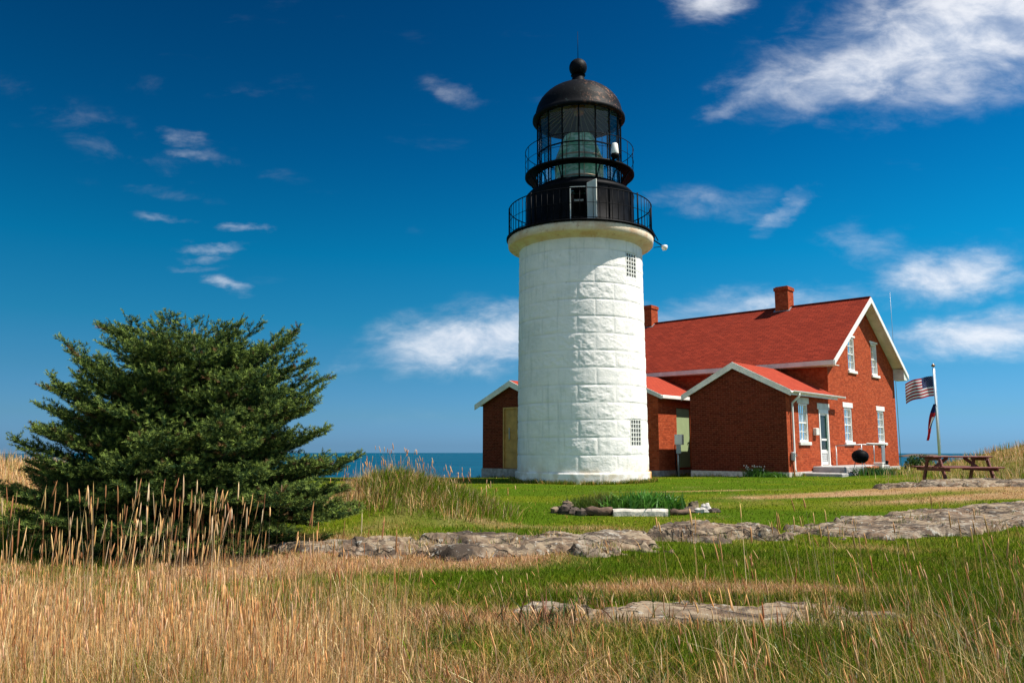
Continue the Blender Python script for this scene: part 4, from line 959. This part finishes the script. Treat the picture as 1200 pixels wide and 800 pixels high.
def fringe(n, x0, x1, y0, y1):
    X_ = rng.uniform(x0, x1, n); Y_ = rng.uniform(y0, y1, n); b_ = built(X_, Y_)
    near = np.zeros(n, bool)
    for k in range(8): near |= built(X_+.22*math.cos(k*.785), Y_+.22*math.sin(k*.785))
    m = near & ~b_ & (fbm(X_*1.6, Y_*1.6, 3) > .42); X_, Y_ = X_[m], Y_[m]; k = len(X_)
    parts.append(blades(ground_pts(X_, Y_), rng.uniform(.05, .20, k)*(.4+fbm(X_*2.5, Y_*2.5, 3)), rng.uniform(.008, .014, k), vary(np.where((rng.random(k) < .25)[:, None], STRAW[rng.integers(0, 5, k)]*[.8, .8, .5], GREEN*1.1)), .5, .9)[:4])
fringe(90000, -.2, 5.2, 25., 30.2); fringe(160000, -3, 22, 28, 42)
V, F4, F3, C = join(parts)
tag(npmesh('lawn_grass', V, F4, F3, C, 'grass'), 'short green and straw turf blades covering the lawn', 'grass', kind='stuff')

# hummock of long grass between the tree and the lighthouse, and the dry bank at far left
parts = []
def tall_layer(n, keep, x0, x1, y0, y1, hgt, wid, pal, lean=.25, wind=(-.05, 0), headfrac=.0, hl=(.06, .12), hr=(.004, .007), curve=.7, var=.25, persp=False):
    x_, y_ = scatter(n, x0, x1, y0, y1, persp, lambda a, b: keep(a, b)*clear(a, b))
    if len(x_) == 0: return
    h = rng.uniform(*hgt, len(x_))*(.7+.5*fbm(x_*1.1+3, y_*1.1, 3)); w_ = rng.uniform(*wid, len(x_)); c = vary(pal(x_, y_), var)
    b = blades(ground_pts(x_, y_), h, w_, c, lean, curve, wind); parts.append(b[:4])
    k = rng.random(len(x_)) < headfrac
    if k.any():
        nn = int(k.sum()); hc = vary(STRAW[rng.integers(0, 4, nn)]*np.array([.95, .85, .8]), .3)
        parts.append(heads(b[4][k], h[k], b[5][k], rng.uniform(*hl, nn), rng.uniform(*hr, nn), hc))
def pal_mix(fr):
    def f(x, y):
        s = STRAW[rng.integers(0, 5, len(x))]*rng.uniform(.45, 1.35, (len(x), 1)); g = (GREEN*.9+LIME*.5)*rng.uniform(.6, 1.35, (len(x), 1))
        k = rng.random(len(x)) < (fr(x, y) if callable(fr) else fr); return np.where(k[:, None], s, g)
    return f
hum = lambda x, y: np.clip(1.6*gauss(x, y, -1.95, 16.0, 1.9, 1.15, -.12)-.35, 0, 1)
tall_layer(46000, hum, -5, 1.0, 14.2, 18.2, (.20, .42), (.006, .013), pal_mix(lambda x, y: np.clip(.18+1.3*(fbm(x*1.4, y*1.4, 3)-.45)+.6*sstep(-2.4, -3.2, x)+.65*sstep(16.0, 16.8, y), .06, .96)), .42, (.10, 0))
tall_layer(900, hum, -4.5, .5, 15.6, 17.6, (.35, .75), (.004, .006), pal_mix(.95), .20, (-.05, 0), .35, (.08, .16), (.006, .010))
V, F4, F3, C = join(parts)
tag(npmesh('hummock_grass', V, F4, F3, C, 'grass'), 'long green and straw grass on the hummock left of the lighthouse', 'grass', kind='stuff')
parts = []
bank = lambda x, y: np.clip(1.5*gauss(x, y, -11.5, 17.5, 3.6, 3.8)+1.2*gauss(x, y, -9, 14, 2., 2.5)-.3, 0, 1)
tall_layer(42000, bank, -16, -5.5, 12.5, 23, (.2, .5), (.007, .014), pal_mix(lambda x, y: np.clip(.35+.5*sstep(15, 18, y)+.5*(fbm(x*.9, y*.9, 3)-.5), .1, .95)), .3)
kn = lambda x, y: np.clip(1.3*gauss(x, y, 20., 28., 5, 5)-.1+.6*gauss(x, y, 16, 24.5, 3, 1.6), 0, 1)
tall_layer(26000, kn, 12, 27, 23, 36, (.12, .42), (.010, .018), pal_mix(.55), .3)
V, F4, F3, C = join(parts)
tag(npmesh('bank_grass', V, F4, F3, C, 'grass'), 'rough yellowing grass on the banks at both edges of the view', 'grass', kind='stuff')

# foreground hay: dense on the left, thin on the right
parts = []
clump = lambda x, y: sstep(.36, .56, fbm(x*2.2+5, y*2.2, 4))
left = lambda x, y: np.clip(sstep(-.11, -.36, x/y+.05*(fbm(x*2, y*2, 3)-.5)*5)*sstep(8.6, 6.0, y+1.6*(fbm(x*1.1+8, y*.2, 3)-.5))*(.25+.95*clump(x, y)), 0, 1)
bare = lambda x, y: 1-.95*gauss(x, y, 2.0, 7.45, 1.3, .55)-.9*gauss(x, y, .4, 7.95, .45, .35)
mid_ = lambda x, y: sstep(6.8, 5.2, y+.6*fbm(x*2, y*2, 3))*.55*bare(x, y)
right = lambda x, y: bare(x, y)*np.clip(sstep(.12, .33, x/y)*sstep(11.0, 6.8, y)*(.15+.9*clump(x, y)), 0, 1)
tall_layer(75000, left, -.75, .12, 4.2, 9.5, (.28, .66), (.0028, .0065), pal_mix(lambda x, y: np.clip(.78+.8*(fbm(x*.9+2, y*.9, 3)-.42), .5, .98)), .22, (.0, 0), 0., curve=1.1, persp=True)
tall_layer(12000, left, -.75, .12, 4.2, 9.0, (.10, .40), (.006, .014), pal_mix(.8), .6, (.0, 0), 0., curve=1.3, persp=True)
tall_layer(7500, left, -.75, .10, 4.2, 9.0, (.45, .86), (.0028, .0045), pal_mix(1.), .12, (.0, 0), .5, (.05, .14), (.0022, .0052), persp=True)
tall_layer(26000, mid_, -.4, .75, 4.2, 8., (.05, .17), (.003, .008), pal_mix(.42), .5, curve=1.2, persp=True)
tall_layer(9000, right, .05, .75, 4.4, 10., (.10, .36), (.0028, .006), pal_mix(.42), .35, (-.10, 0), curve=1.1, persp=True)
tall_layer(1500, right, .05, .75, 4.4, 10., (.45, .85), (.0028, .0042), pal_mix(.95), .2, (-.14, 0), .38, (.05, .15), (.003, .0065), curve=1., persp=True)
tall_layer(420, lambda x, y: sstep(-.2, 0., x/y)*sstep(.2, .1, x/y)*.7, -.25, .2, 4.6, 9, (.3, .6), (.003, .004), pal_mix(.9), .3, (-.1, 0), .5, (.05, .12), (.003, .006), curve=1., persp=True)
# the tallest stems, standing up against the spruce's shade
x_ = np.concatenate([rng.normal(-2.95, .42, 140), rng.normal(-2.4, .25, 50), rng.uniform(-4.3, -3.4, 26), rng.uniform(-2.0, -.9, 16)]); y_ = rng.uniform(5.8, 7.4, len(x_)); n = len(x_)
h = rng.uniform(.75, 1.36, n)*np.where(x_ > -2.0, .86, 1)
b = blades(ground_pts(x_, y_), h, np.full(n, .0045), vary(STRAW[rng.integers(0, 4, n)], .3), .09, .5, (.01, 0)); parts.append(b[:4])
parts.append(heads(b[4], h, b[5], rng.uniform(.06, .22, n), rng.uniform(.003, .0075, n), vary(STRAW[rng.integers(0, 4, n)]*.9, .4)))
n = 46; x_ = rng.uniform(1.2, 6.8, n); y_ = rng.uniform(7.6, 10.5, n); h = rng.uniform(.55, .95, n)
b = blades(ground_pts(x_, y_), h, np.full(n, .005), vary(STRAW[rng.integers(0, 4, n)], .3), .10, .4, (-.06, 0)); parts.append(b[:4])
parts.append(heads(b[4], h, b[5], rng.uniform(.12, .22, n), rng.uniform(.006, .010, n), vary(STRAW[rng.integers(0, 2, n)]*.8, .4)))
# fallen and broken stems, and soft green undergrowth showing between the hay
tall_layer(9000, lambda x, y: left(x, y)*sstep(.50, .60, fbm(x*1.1+9, y*1.1, 4)), -.75, .15, 4.2, 9., (.15, .45), (.004, .009), pal_mix(.1), .45, curve=1.2, persp=True)
tall_layer(1600, lambda x, y: sstep(8.5, 6, y)*(.25+.75*clump(x, y)), -.75, .75, 4.2, 8.5, (.15, .40), (.004, .007), pal_mix(1.), .9, (-.1, 0), 0., curve=1.4, persp=True)
V, F4, F3, C = join(parts)
tag(npmesh('hay_grass', V, F4, F3, C, 'grass'), 'tall dry hay stems with seed heads filling the foreground', 'grass', kind='stuff')
# low weeds with dark seedheads and a few flowers
parts = []
wk = lambda x, y: sstep(.42, .58, fbm(x*1.9+50, y*1.9, 4))
tall_layer(19000, wk, -.45, .72, 4.8, 8.8, (.04, .16), (.012, .026), lambda x, y: np.where((rng.random(len(x)) < .3)[:, None], np.array([.10, .045, .025]), np.array([.06, .105, .02])), .7, persp=True)
tall_layer(2500, lambda x, y: gauss(x, y, 1.05, 7.9, .35, .3)+gauss(x, y, .35, 7.6, .3, .25)+.8*gauss(x, y, 1.2, 8.3, .3, .2), -.5, 2.2, 7, 9, (.10, .32), (.012, .02), lambda x, y: np.where((rng.random(len(x)) < .45)[:, None], np.array([.14, .05, .03]), np.array([.04, .08, .02])), .55)
V, F4, F3, C = join(parts)
tag(npmesh('ground_weeds', V, F4, F3, C, 'leaf'), 'low broad leaved weeds and rusty seed heads between the foreground grass', 'weeds', kind='stuff')

# ------------------------------------------------------------------ garden plants
def plant(cx, cy, rx, ry, n, h, w_, c, name, label, cat='plant', lean=.45, flowers=None, group=None):
    x_ = rng.normal(cx, rx, n); y_ = rng.normal(cy, ry, n); P_ = ground_pts(x_, y_)
    b = blades(P_, rng.uniform(*h, n), rng.uniform(*w_, n), vary(np.tile(np.array(c), (n, 1)), .45), lean, 1.); ps = [b[:4]]
    if flowers:
        m = flowers[1]; i = rng.integers(0, n, m); ps.append(heads(b[4][i]+[0, 0, .03], None, b[5][i]*0, np.full(m, .05), np.full(m, .024), np.tile(np.array(flowers[0]), (m, 1))))
    V, F4, F3, C = join(ps); return tag(npmesh(name, V, F4, F3, C, 'leaf'), label, cat, group)
plant(2.25, 17.0, .18, .18, 260, (.2, .46), (.035, .06), (.08, .19, .02), 'lily_clump', 'dark green leafy clump behind the left end of the white timber', lean=.5)
plant(2.75, 17.0, .22, .18, 330, (.25, .54), (.035, .065), (.08, .22, .03), 'lily_clump', 'big dark green leafy clump behind the middle of the white timber', lean=.5)
plant(3.22, 17.1, .18, .16, 280, (.22, .48), (.035, .06), (.07, .19, .025), 'lily_clump', 'bright green arching clump at the right of the garden bed', lean=.55)
plant(1.55, 17.2, .20, .13, 900, (.12, .40), (.008, .016), (.09, .14, .02), 'herb_clump', 'feathery dull green clump behind the left heap of stones', lean=.35)
plant(1.9, 17.25, .16, .14, 800, (.15, .5), (.007, .012), (.12, .13, .03), 'herb_clump', 'thin yellowish seeding stems left of the lilies', lean=.25)
p = hpt(-1.1, -.35); plant(p[0], p[1], .17, .15, 560, (.15, .42), (.015, .03), (.05, .13, .02), 'flower_clump', 'white flowered weed clump at the foot of the wing\'s shaded gable wall', 'flowers', .5, ((.8, .8, .75), 26))
p = hpt(-.5, -.3); plant(p[0], p[1], .22, .12, 650, (.1, .25), (.015, .03), (.08, .19, .02), 'weed_clump', 'light green weeds along the wing wall by the downspout', lean=.6)
p = hpt(1.9, 3.1); plant(p[0], p[1], .40, .25, 800, (.12, .38), (.02, .04), (.035, .11, .02), 'weed_clump', 'green weeds below the doorstep railing', lean=.6)
p = hpt(.7, 13.7)
def bush(cx, cy, r, h, n, c, label):
    a = rng.uniform(0, 2*np.pi, n); q = rng.uniform(.25, 1, n)**.6; e = rng.uniform(.0, 1, n)
    x_ = cx+r*q*np.cos(a)*np.sqrt(1-(e*.9)**2); y_ = cy+r*q*np.sin(a)*np.sqrt(1-(e*.9)**2); P_ = ground_pts(x_, y_); P_[:, 2] += h*e*q
    b = blades(P_, rng.uniform(.05, .10, n), rng.uniform(.03, .05, n), vary(np.tile(np.array(c), (n, 1)), .5), 1., 1.)[:4]
    V, F4, F3, C = join([b]); root = tag(npmesh('bush', V, F4, F3, C, 'leaf'), label, 'bush')
    st = MB()
    for k in range(6): an = k*1.05; st.tube([(cx, cy, gz(cx, cy)-.05), (cx+r*.4*math.cos(an), cy+r*.4*math.sin(an), gz(cx, cy)+h*.6)], [.014, .006], 5)
    st.build('stem', 'bark', root, uv=False)
bush(p[0], p[1], .75, .75, 3200, (.04, .10, .02), 'rounded green bush at the rear corner of the brick house')

# ------------------------------------------------------------------ conifer
def spruce(cx, cy):
    z0 = gz(cx, cy); root = empty('spruce_tree', (cx, cy, z0), 0, 'broad dark green windblown spruce tree at the left', 'tree')
    prof_z = [-.2, .35, .8, 1.2, 1.75, 2.4, 2.95, 3.3, 3.62]
    RL = [2.1, 2.5, 2.72, 2.75, 2.55, 2.25, 1.95, 1.55, .9]; RR = [1.9, 2.35, 2.5, 2.5, 2.3, 1.95, 1.7, 1.4, .8]
    S = []      # twig segments: p, q, radius, tipness
    WD = MB()
    r = random.Random(5); nb = 270
    for i in range(nb):
        f = (i+.5)/nb; zt = -.12+3.6*f**1.0; zt = .5*zt+.5*(round(zt/.42)*.42)+r.uniform(-.07, .07)
        az = i*2.39996+r.uniform(-.25, .25); k = .5+.5*math.cos(az)
        Rm = np.interp(zt, prof_z, RL)*(1-k)+np.interp(zt, prof_z, RR)*k
        if abs(math.sin(az)) > .6: Rm *= .88
        L = Rm*r.choice([.6, .78, .9, .97, 1.02, 1.08])*r.uniform(.92, 1.05)
        rise = L*(-.12+.62*f**1.1+r.uniform(-.05, .08)); hb = max(.05, zt-rise); 
        if f > .82: hb = min(hb, 2.6+(f-.82)*2)
        pts = []; nS = 9; az2 = az+r.uniform(-.25, .25)
        for s in range(nS+1):
            t = s/nS; a = az*(1-t)+az2*t; rr = L*t*(1-.03*t)
            zz = hb+(zt-hb)*(t**1.45)-.10*L*math.sin(t*math.pi)*(.7-f*.6)+.03*math.sin(s*1.9+i)
            pts.append(Vector((rr*math.cos(a), rr*math.sin(a)*.88, zz)))
        WD.tube(pts[:8], [max(.004, .026*(1-q/9)) for q in range(8)], 5)
        for s in range(1, nS): 
            if s >= 2: S.append((pts[s], pts[s+1], .054, s/nS))
        # side sprays
        cum = 0; step = .095; side = 1
        t = .22
        while t < 1.0:
            j = min(int(t*nS), nS-1); u = t*nS-j; p = pts[j].lerp(pts[j+1], u); fw = (pts[j+1]-pts[j]).normalized()
            up = Vector((0, 0, 1)); lat = fw.cross(up).normalized()*side
            ln = (L*.34*(1-t)**.75+.13)*r.uniform(.7, 1.25)*min(1, .45+t*1.8)
            d = (fw*r.uniform(.65, 1.0)+lat*r.uniform(.6, 1.0)+up*r.uniform(-.10, .24)).normalized()
            m = max(2, int(ln/.10)); pp = p.copy(); dd = d.copy()
            for q in range(m):
                dd = (dd+up*.05+Vector((r.uniform(-.1, .1), r.uniform(-.1, .1), r.uniform(-.06, .06)))).normalized(); qn = pp+dd*(ln/m)
                S.append((pp.copy(), qn.copy(), .052, .4+.6*(q+1)/m if q == m-1 else .5))
                if True:
                    for ss in (-1, 1):
                        if r.random() < .9:
                            l2 = r.uniform(.08, .20)*(1-.4*q/m); lt = dd.cross(up).normalized()*ss
                            e = (dd*.8+lt*r.uniform(.5, .9)+up*r.uniform(-.15, .45)).normalized(); S.append((qn.copy(), qn+e*l2, .045, 1.))
                pp = qn
            side = -side; t += step/L*r.uniform(.7, 1.2)
        # leader shoots at the tip
        e = (pts[-1]-pts[-2]).normalized(); S.append((pts[-1], pts[-1]+e*.16+Vector((0, 0, .06)), .03, 1.))
    P0 = np.array([s[0][:] for s in S]); P1 = np.array([s[1][:] for s in S]); rad = np.array([s[2] for s in S]); tip = np.array([s[3] for s in S])
    Ls = np.linalg.norm(P1-P0, axis=1); cnt = np.maximum(6, (Ls*260).astype(int)); idx = np.repeat(np.arange(len(S)), cnt); n = len(idx)
    print('needles', n, 'segments', len(S))
    D = (P1-P0)/Ls[:, None]; D = D[idx]; t = rng.random(n); B = P0[idx]+(P1-P0)[idx]*t[:, None]
    a = rng.normal(size=(n, 3)); a -= D*(a*D).sum(1)[:, None]; a /= np.linalg.norm(a, axis=1)[:, None]; a[:, 2] += .25
    nd = a*.85+D*rng.uniform(.5, 1.0, (n, 1)); nd /= np.linalg.norm(nd, axis=1)[:, None]
    Ln = rad[idx]*rng.uniform(.75, 1.15, n); sd_ = np.cross(nd, rng.normal(size=(n, 3))); sd_ /= np.linalg.norm(sd_, axis=1)[:, None]; sd_ *= .0041
    T_ = B+nd*Ln[:, None]; Vn = np.stack([B-sd_, B+sd_, T_+sd_*.5, T_-sd_*.5], 1).reshape(-1, 3)
    F4 = np.arange(n)[:, None]*4+np.array([0, 1, 2, 3])
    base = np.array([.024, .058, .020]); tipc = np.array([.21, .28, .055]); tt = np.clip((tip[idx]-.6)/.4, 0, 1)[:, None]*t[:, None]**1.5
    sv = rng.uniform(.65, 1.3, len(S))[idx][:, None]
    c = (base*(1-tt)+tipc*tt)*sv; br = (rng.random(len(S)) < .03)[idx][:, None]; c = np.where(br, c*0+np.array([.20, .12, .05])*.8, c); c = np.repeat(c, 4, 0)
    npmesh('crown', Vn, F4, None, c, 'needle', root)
    WD.build('branches', 'bark', root, uv=False)
    MB().tube([(0, 0, -.3), (.02, 0, .3), (0, .03, 1.1), (-.03, 0, 2.), (-.06, 0, 2.9), (-.05, 0, 3.4)], [.17, .13, .11, .08, .045, .012], 12).build('trunk', 'bark', root, uv=False)
spruce(-5.05, 12.6)

# ------------------------------------------------------------------ flagpole and flags
FX, FY = 26.4, 49.5; fz = gz(FX, FY)
ft = 6.15
root = empty('flagpole', (FX, FY, fz), 0, 'tall white flagpole standing behind the picnic table', 'flagpole')
MB().tube([(0, 0, -.3), (0, 0, ft-fz-.05)], [.085, .055], 12).build('pole', 'pole', root, uv=False)
MB().lathe([(.0, ft-fz-.02), (.11, ft-fz+.06), (.12, ft-fz+.12), (.0, ft-fz+.24)], 14).build('finial', 'copper', root, uv=False)
MB().tube([(.09, -.05, 1.2), (.07, -.05, ft-fz-.1)], .012, 4).build('halyard', 'white_cloth', root, uv=False)
# national flag flying to the left: 13 stripes and a canton
HH, LL = 1.25, 1.75; top_ = ft-.55
def fpos(u, v):    # u 0 at hoist..1 at fly, v 0 top..1 bottom
    x = -.09-LL*u*.97; y = .16*math.sin(u*7.+v*1.2)*u**.5; z = top_-HH*v-.34*u*u-.12*u+.055*math.sin(u*9+1)*u
    return (FX+x, FY-.02+y, z)
fl = empty('flag', (FX, FY, top_), 0, 'red white and blue striped flag with starred canton flying left from the pole top', 'flag')
inv = Vector((FX, FY, top_))
def cloth(name, u0, u1, v0, v1, m, n=24, nv=2):
    mb = MB(); vs = []; 
    for sgn in (-.006, .006):
        for i in range(n+1):
            for j in range(nv+1): q = Vector(fpos(u0+(u1-u0)*i/n, v0+(v1-v0)*j/nv))-inv; q.y += sgn; vs.append(q)
    W_ = nv+1; fs = []; o2 = (n+1)*W_
    for i in range(n):
        for j in range(nv): a = i*W_+j; fs.append((a, a+1, a+W_+1, a+W_)); fs.append((o2+a, o2+a+W_, o2+a+W_+1, o2+a+1))
    rim = [i*W_ for i in range(n+1)]+[n*W_+j for j in range(1, W_)]+[i*W_+nv for i in range(n-1, -1, -1)]+[j for j in range(nv-1, 0, -1)]
    for a, b in zip(rim, rim[1:]+rim[:1]): fs.append((a, b, o2+b, o2+a))
    return mb.add(vs, fs, False).build(name, m, fl, uv=False)
for k in range(13):
    u0 = .42 if k < 7 else 0; cloth('stripe', u0, 1, k/13, (k+1)/13, 'red_cloth' if k % 2 == 0 else 'white_cloth')
can = cloth('canton', 0, .42, 0, 7/13, 'blue_cloth', 10, 6)
st = MB()
for r_ in range(9):
    for c_ in range(6 if r_ % 2 == 0 else 5):
        u = .42*((c_+.5+(.5 if r_ % 2 else 0))/6.1); v = 7/13*(r_+.7)/9.4; q = Vector(fpos(u, v))-inv; s_ = .028
        for yo in (-.012, .012):
            pts = [Vector((q.x+s_*(1 if k % 2 == 0 else .4)*math.sin(k*math.pi/5), q.y+yo, q.z+s_*(1 if k % 2 == 0 else .4)*math.cos(k*math.pi/5))) for k in range(10)]
            st.add(pts, [tuple(range(10))])
st.build('stars', 'white_cloth', can, uv=False)
# second flag drooping below
dz0 = top_-1.75; f2 = empty('drooping_flag', (FX, FY, dz0), 0, 'second flag hanging limp and twisted lower on the pole, maroon white and blue', 'flag')
def droop(name, v0, v1, m, w0=0., w1=1.):
    vs = []; n = 12; fs = []
    for sgn in (-.01, .01):
        for i in range(n+1):
            t = v0+(v1-v0)*i/n; wd = .10+.24*math.sin(min(1, t*1.2)*math.pi)**.8+.04*math.sin(t*9); x_ = -.10-.75*t**1.2+.03*math.sin(t*8)
            for j, w_ in enumerate((w0, (w0+w1)/2, w1)): vs.append((x_-wd*.5+wd*w_+(.12*t), sgn+.09*math.sin(t*6+w_*5), -2.25*t))
    for i in range(n):
        for j in range(2): a = i*3+j; fs += [(a, a+1, a+4, a+3), (39+a, 39+a+3, 39+a+4, 39+a+1)]
    for a, b in ((0, 1), (1, 2)): fs += [(a, 39+a, 39+b, b), (36+a, 36+b, 75+b, 75+a)]
    for i in range(n): fs += [(i*3, i*3+3, 42+i*3, 39+i*3), (i*3+2, 41+i*3, 44+i*3, i*3+5)]
    MB().add(vs, fs).build(name, m, f2, uv=False)
droop('cloth', 0, .24, 'blue_cloth', 0, 1); droop('cloth', .24, .36, 'red_cloth', 0, 1); droop('cloth', .36, .66, 'white_cloth', .3, .75); droop('cloth', .36, .66, 'red_cloth', 0, .3); droop('cloth', .36, .66, 'blue_cloth', .75, 1); droop('cloth', .66, 1, 'red_cloth', 0, 1)

# ------------------------------------------------------------------ picnic table
px_, py_ = 13.05, 23.6; pz_ = .17
pz_ = gz(px_, py_)+.02; pt = empty('picnic_table', (px_, py_, pz_), R(4), 'long dark red wooden picnic table with attached benches on the rocky rise', 'picnic table')
Lh = .90
for k in range(5): MB().bevbox(-Lh, Lh, -.36+k*.147, -.36+k*.147+.135, .72, .76, .006).build('table_top', 'redwood', pt)
for s_ in (-1, 1):
    for k in range(2): y = s_*.70+(k-.5)*.15; MB().bevbox(-Lh, Lh, y-.068, y+.068, .42, .46, .006).build('bench', 'redwood', pt)
for x in (-.72, .72):
    MB().box(x-.02, x+.02, -.80, .80, .335, .42).build('bench_beam', 'redwood', pt); MB().box(x-.02, x+.02, -.35, .35, .635, .72).build('top_beam', 'redwood', pt)
    for s_ in (-1, 1): MB().prism([(x+.022, s_*.22, .72), (x+.022, s_*.34, .72), (x+.022, s_*.64, -.05), (x+.022, s_*.52, -.05)][::s_], (0, 0, 0), (.04, 0, 0)).build('leg', 'redwood', pt)
    MB().bar((x, 0, .38), (x*.35, 0, .72), .04, .09).build('brace', 'redwood', pt)
# ------------------------------------------------------------------ kettle grill
q = hpt(1.78, 2.30); g = empty('kettle_grill', (q[0], q[1], gz(q[0], q[1])), 0, 'round black kettle barbecue standing beside the doorstep', 'barbecue')
pr = [(.01, .52), (.16, .55), (.27, .64), (.31, .76), (.31, .79)]; MB().lathe(pr+[(.29, .79)], 28).build('bowl', 'black', g, uv=False)
ld = MB().lathe([(.32, .79), (.32, .81), (.30, .92), (.22, 1.03), (.10, 1.08), (.0, 1.09)], 28).build('lid', 'black', g, uv=False)
MB().tube([(-.06, 0, 1.07), (-.05, 0, 1.13), (.05, 0, 1.13), (.06, 0, 1.07)], .014, 6).build('handle', 'grey_metal', ld, uv=False)
for k in range(3):
    a = k*2.094+.4; MB().tube([(.18*math.cos(a), .18*math.sin(a), .6), (.34*math.cos(a), .34*math.sin(a), .02)], .014, 6).build('leg', 'grey_metal', g, uv=False)
    if k < 2: w_ = MB().lathe([(.0, -.02), (.08, -.02), (.09, 0), (.08, .02), (0, .02)], 16).build('wheel', 'black', g, uv=False); w_.location = (.36*math.cos(a), .36*math.sin(a), .08); w_.rotation_euler = (R(90), 0, a)
g.scale = (.95, .95, .88)
# ------------------------------------------------------------------ doorstep railing
rr = empty('step_railing', (HX, HY, 0), HA, 'grey pipe handrail with two white top bars around the doorstep platform', 'railing')
rl = MB(); rl.tube([(1.15, 4.35, 1.26), (1.15, 7.3, 1.26)], .026, 8); rl.build('top_rail', 'grey_metal', rr, uv=False)
MB().tube([(1.18, 4.9, 1.31), (1.18, 7.5, 1.30)], .022, 8).build('white_rail', 'white', rr, uv=False)
for v in (4.35, 5.8, 7.1): MB().tube([(1.15, v, .42), (1.15, v, 1.27)], .024, 8).build('post', 'grey_metal', rr, uv=False)
MB().tube([(.15, 4.35, 1.22), (1.15, 4.35, 1.26)], .024, 8).build('side_rail', 'grey_metal', rr, uv=False)
MB().tube([(.15, 4.35, .42), (.15, 4.35, 1.22)], .024, 8).build('post', 'white', rr, uv=False)
MB().bevbox(1.13, 1.17, 6.75, 7.1, .45, 1.24, .01).build('panel', 'grey_metal', rr)
b = MB().bevbox(-.16, .16, -.12, .12, 0, .38, .03); q = hpt(1.45, 5.4); ub = empty('utility_box', (q[0], q[1], gz(q[0], q[1])), HA, 'small white box on the ground at the end of the doorstep', 'box'); b.build('case', 'white', ub); MB().bevbox(-.18, .18, -.14, .14, .38, .42, .012).build('lid', 'white', ub)
q = hpt(.25, 10.2); v_ = empty('vent_pipe', (q[0], q[1], gz(q[0], q[1])), 0, 'short black pipe standing against the pale foundation', 'pipe')
MB().tube([(0, 0, -.1), (0, 0, .38)], .07, 10).build('pipe', 'black', v_, uv=False); MB().lathe([(.09, .38), (.09, .44), (0, .47)], 12).build('cap', 'black', v_, uv=False)
# ------------------------------------------------------------------ post with white box in the gap
q = hpt(-4.75, .25); up_ = empty('meter_post', (q[0], q[1], -.1), HA, 'thin grey post carrying a white electric box between the two brick wings', 'meter post')
MB().tube([(0, 0, -.1), (0, 0, 1.5)], .04, 8).build('post', 'grey_metal', up_, uv=False)
bx = MB().bevbox(-.10, .24, -.10, .08, 1.36, 1.78, .02).build('box', 'white', up_); MB().bevbox(-.02, .20, -.12, -.10, 1.0, 1.36, .01).build('lower_box', 'grey_metal', up_)
MB().tube([(-.08, 0, 1.7), (-.16, .02, 1.3), (-.14, .02, .5), (-.05, 0, .1)], .018, 6).build('cable', 'black', up_, uv=False)
# antenna beyond the house
ax, ay = 23.5, 48.5; a_ = empty('radio_mast', (ax, ay, gz(ax, ay)), 0, 'hair thin radio mast behind the right corner of the house roof', 'mast')
MB().tube([(0, 0, -.2), (0, 0, 8), (0, 0, 10.9)], [.02, .013, .008], 6).build('pole', 'grey_metal', a_, uv=False)
for z in (6.5,): MB().tube([(0, 0, z), (.25, 0, z+.05)], .008, 5).build('arm', 'grey_metal', a_, uv=False)
# far islet
def islet(x, y, L, h, label):
    mb = MB(); n = 40; vs = []; fs = []
    for i in range(n+1):
        t = i/n; x_ = -L/2+L*t; zz = h*math.sin(math.pi*t)**.6*(.55+.45*vnoise(np.array([t*9.]), np.array([h*.1]))[0])
        for yy_, z_ in ((-L*.18*math.sin(math.pi*t)-1, -2), (-L*.05, zz*.8), (L*.05, zz), (L*.18*math.sin(math.pi*t)+1, -2)): vs.append((x_, yy_, z_))
        if i: fs += [((i-1)*4+j, i*4+j, i*4+j+1, (i-1)*4+j+1) for j in range(3)]
    o = mb.add(vs, fs, True).build('islet', 'darkstone', uv=False, loc=(x, y, -52)); tag(o, label, 'island')
islet(2680, 5200, 380, 26, 'low dark islet on the sea horizon right of the house')
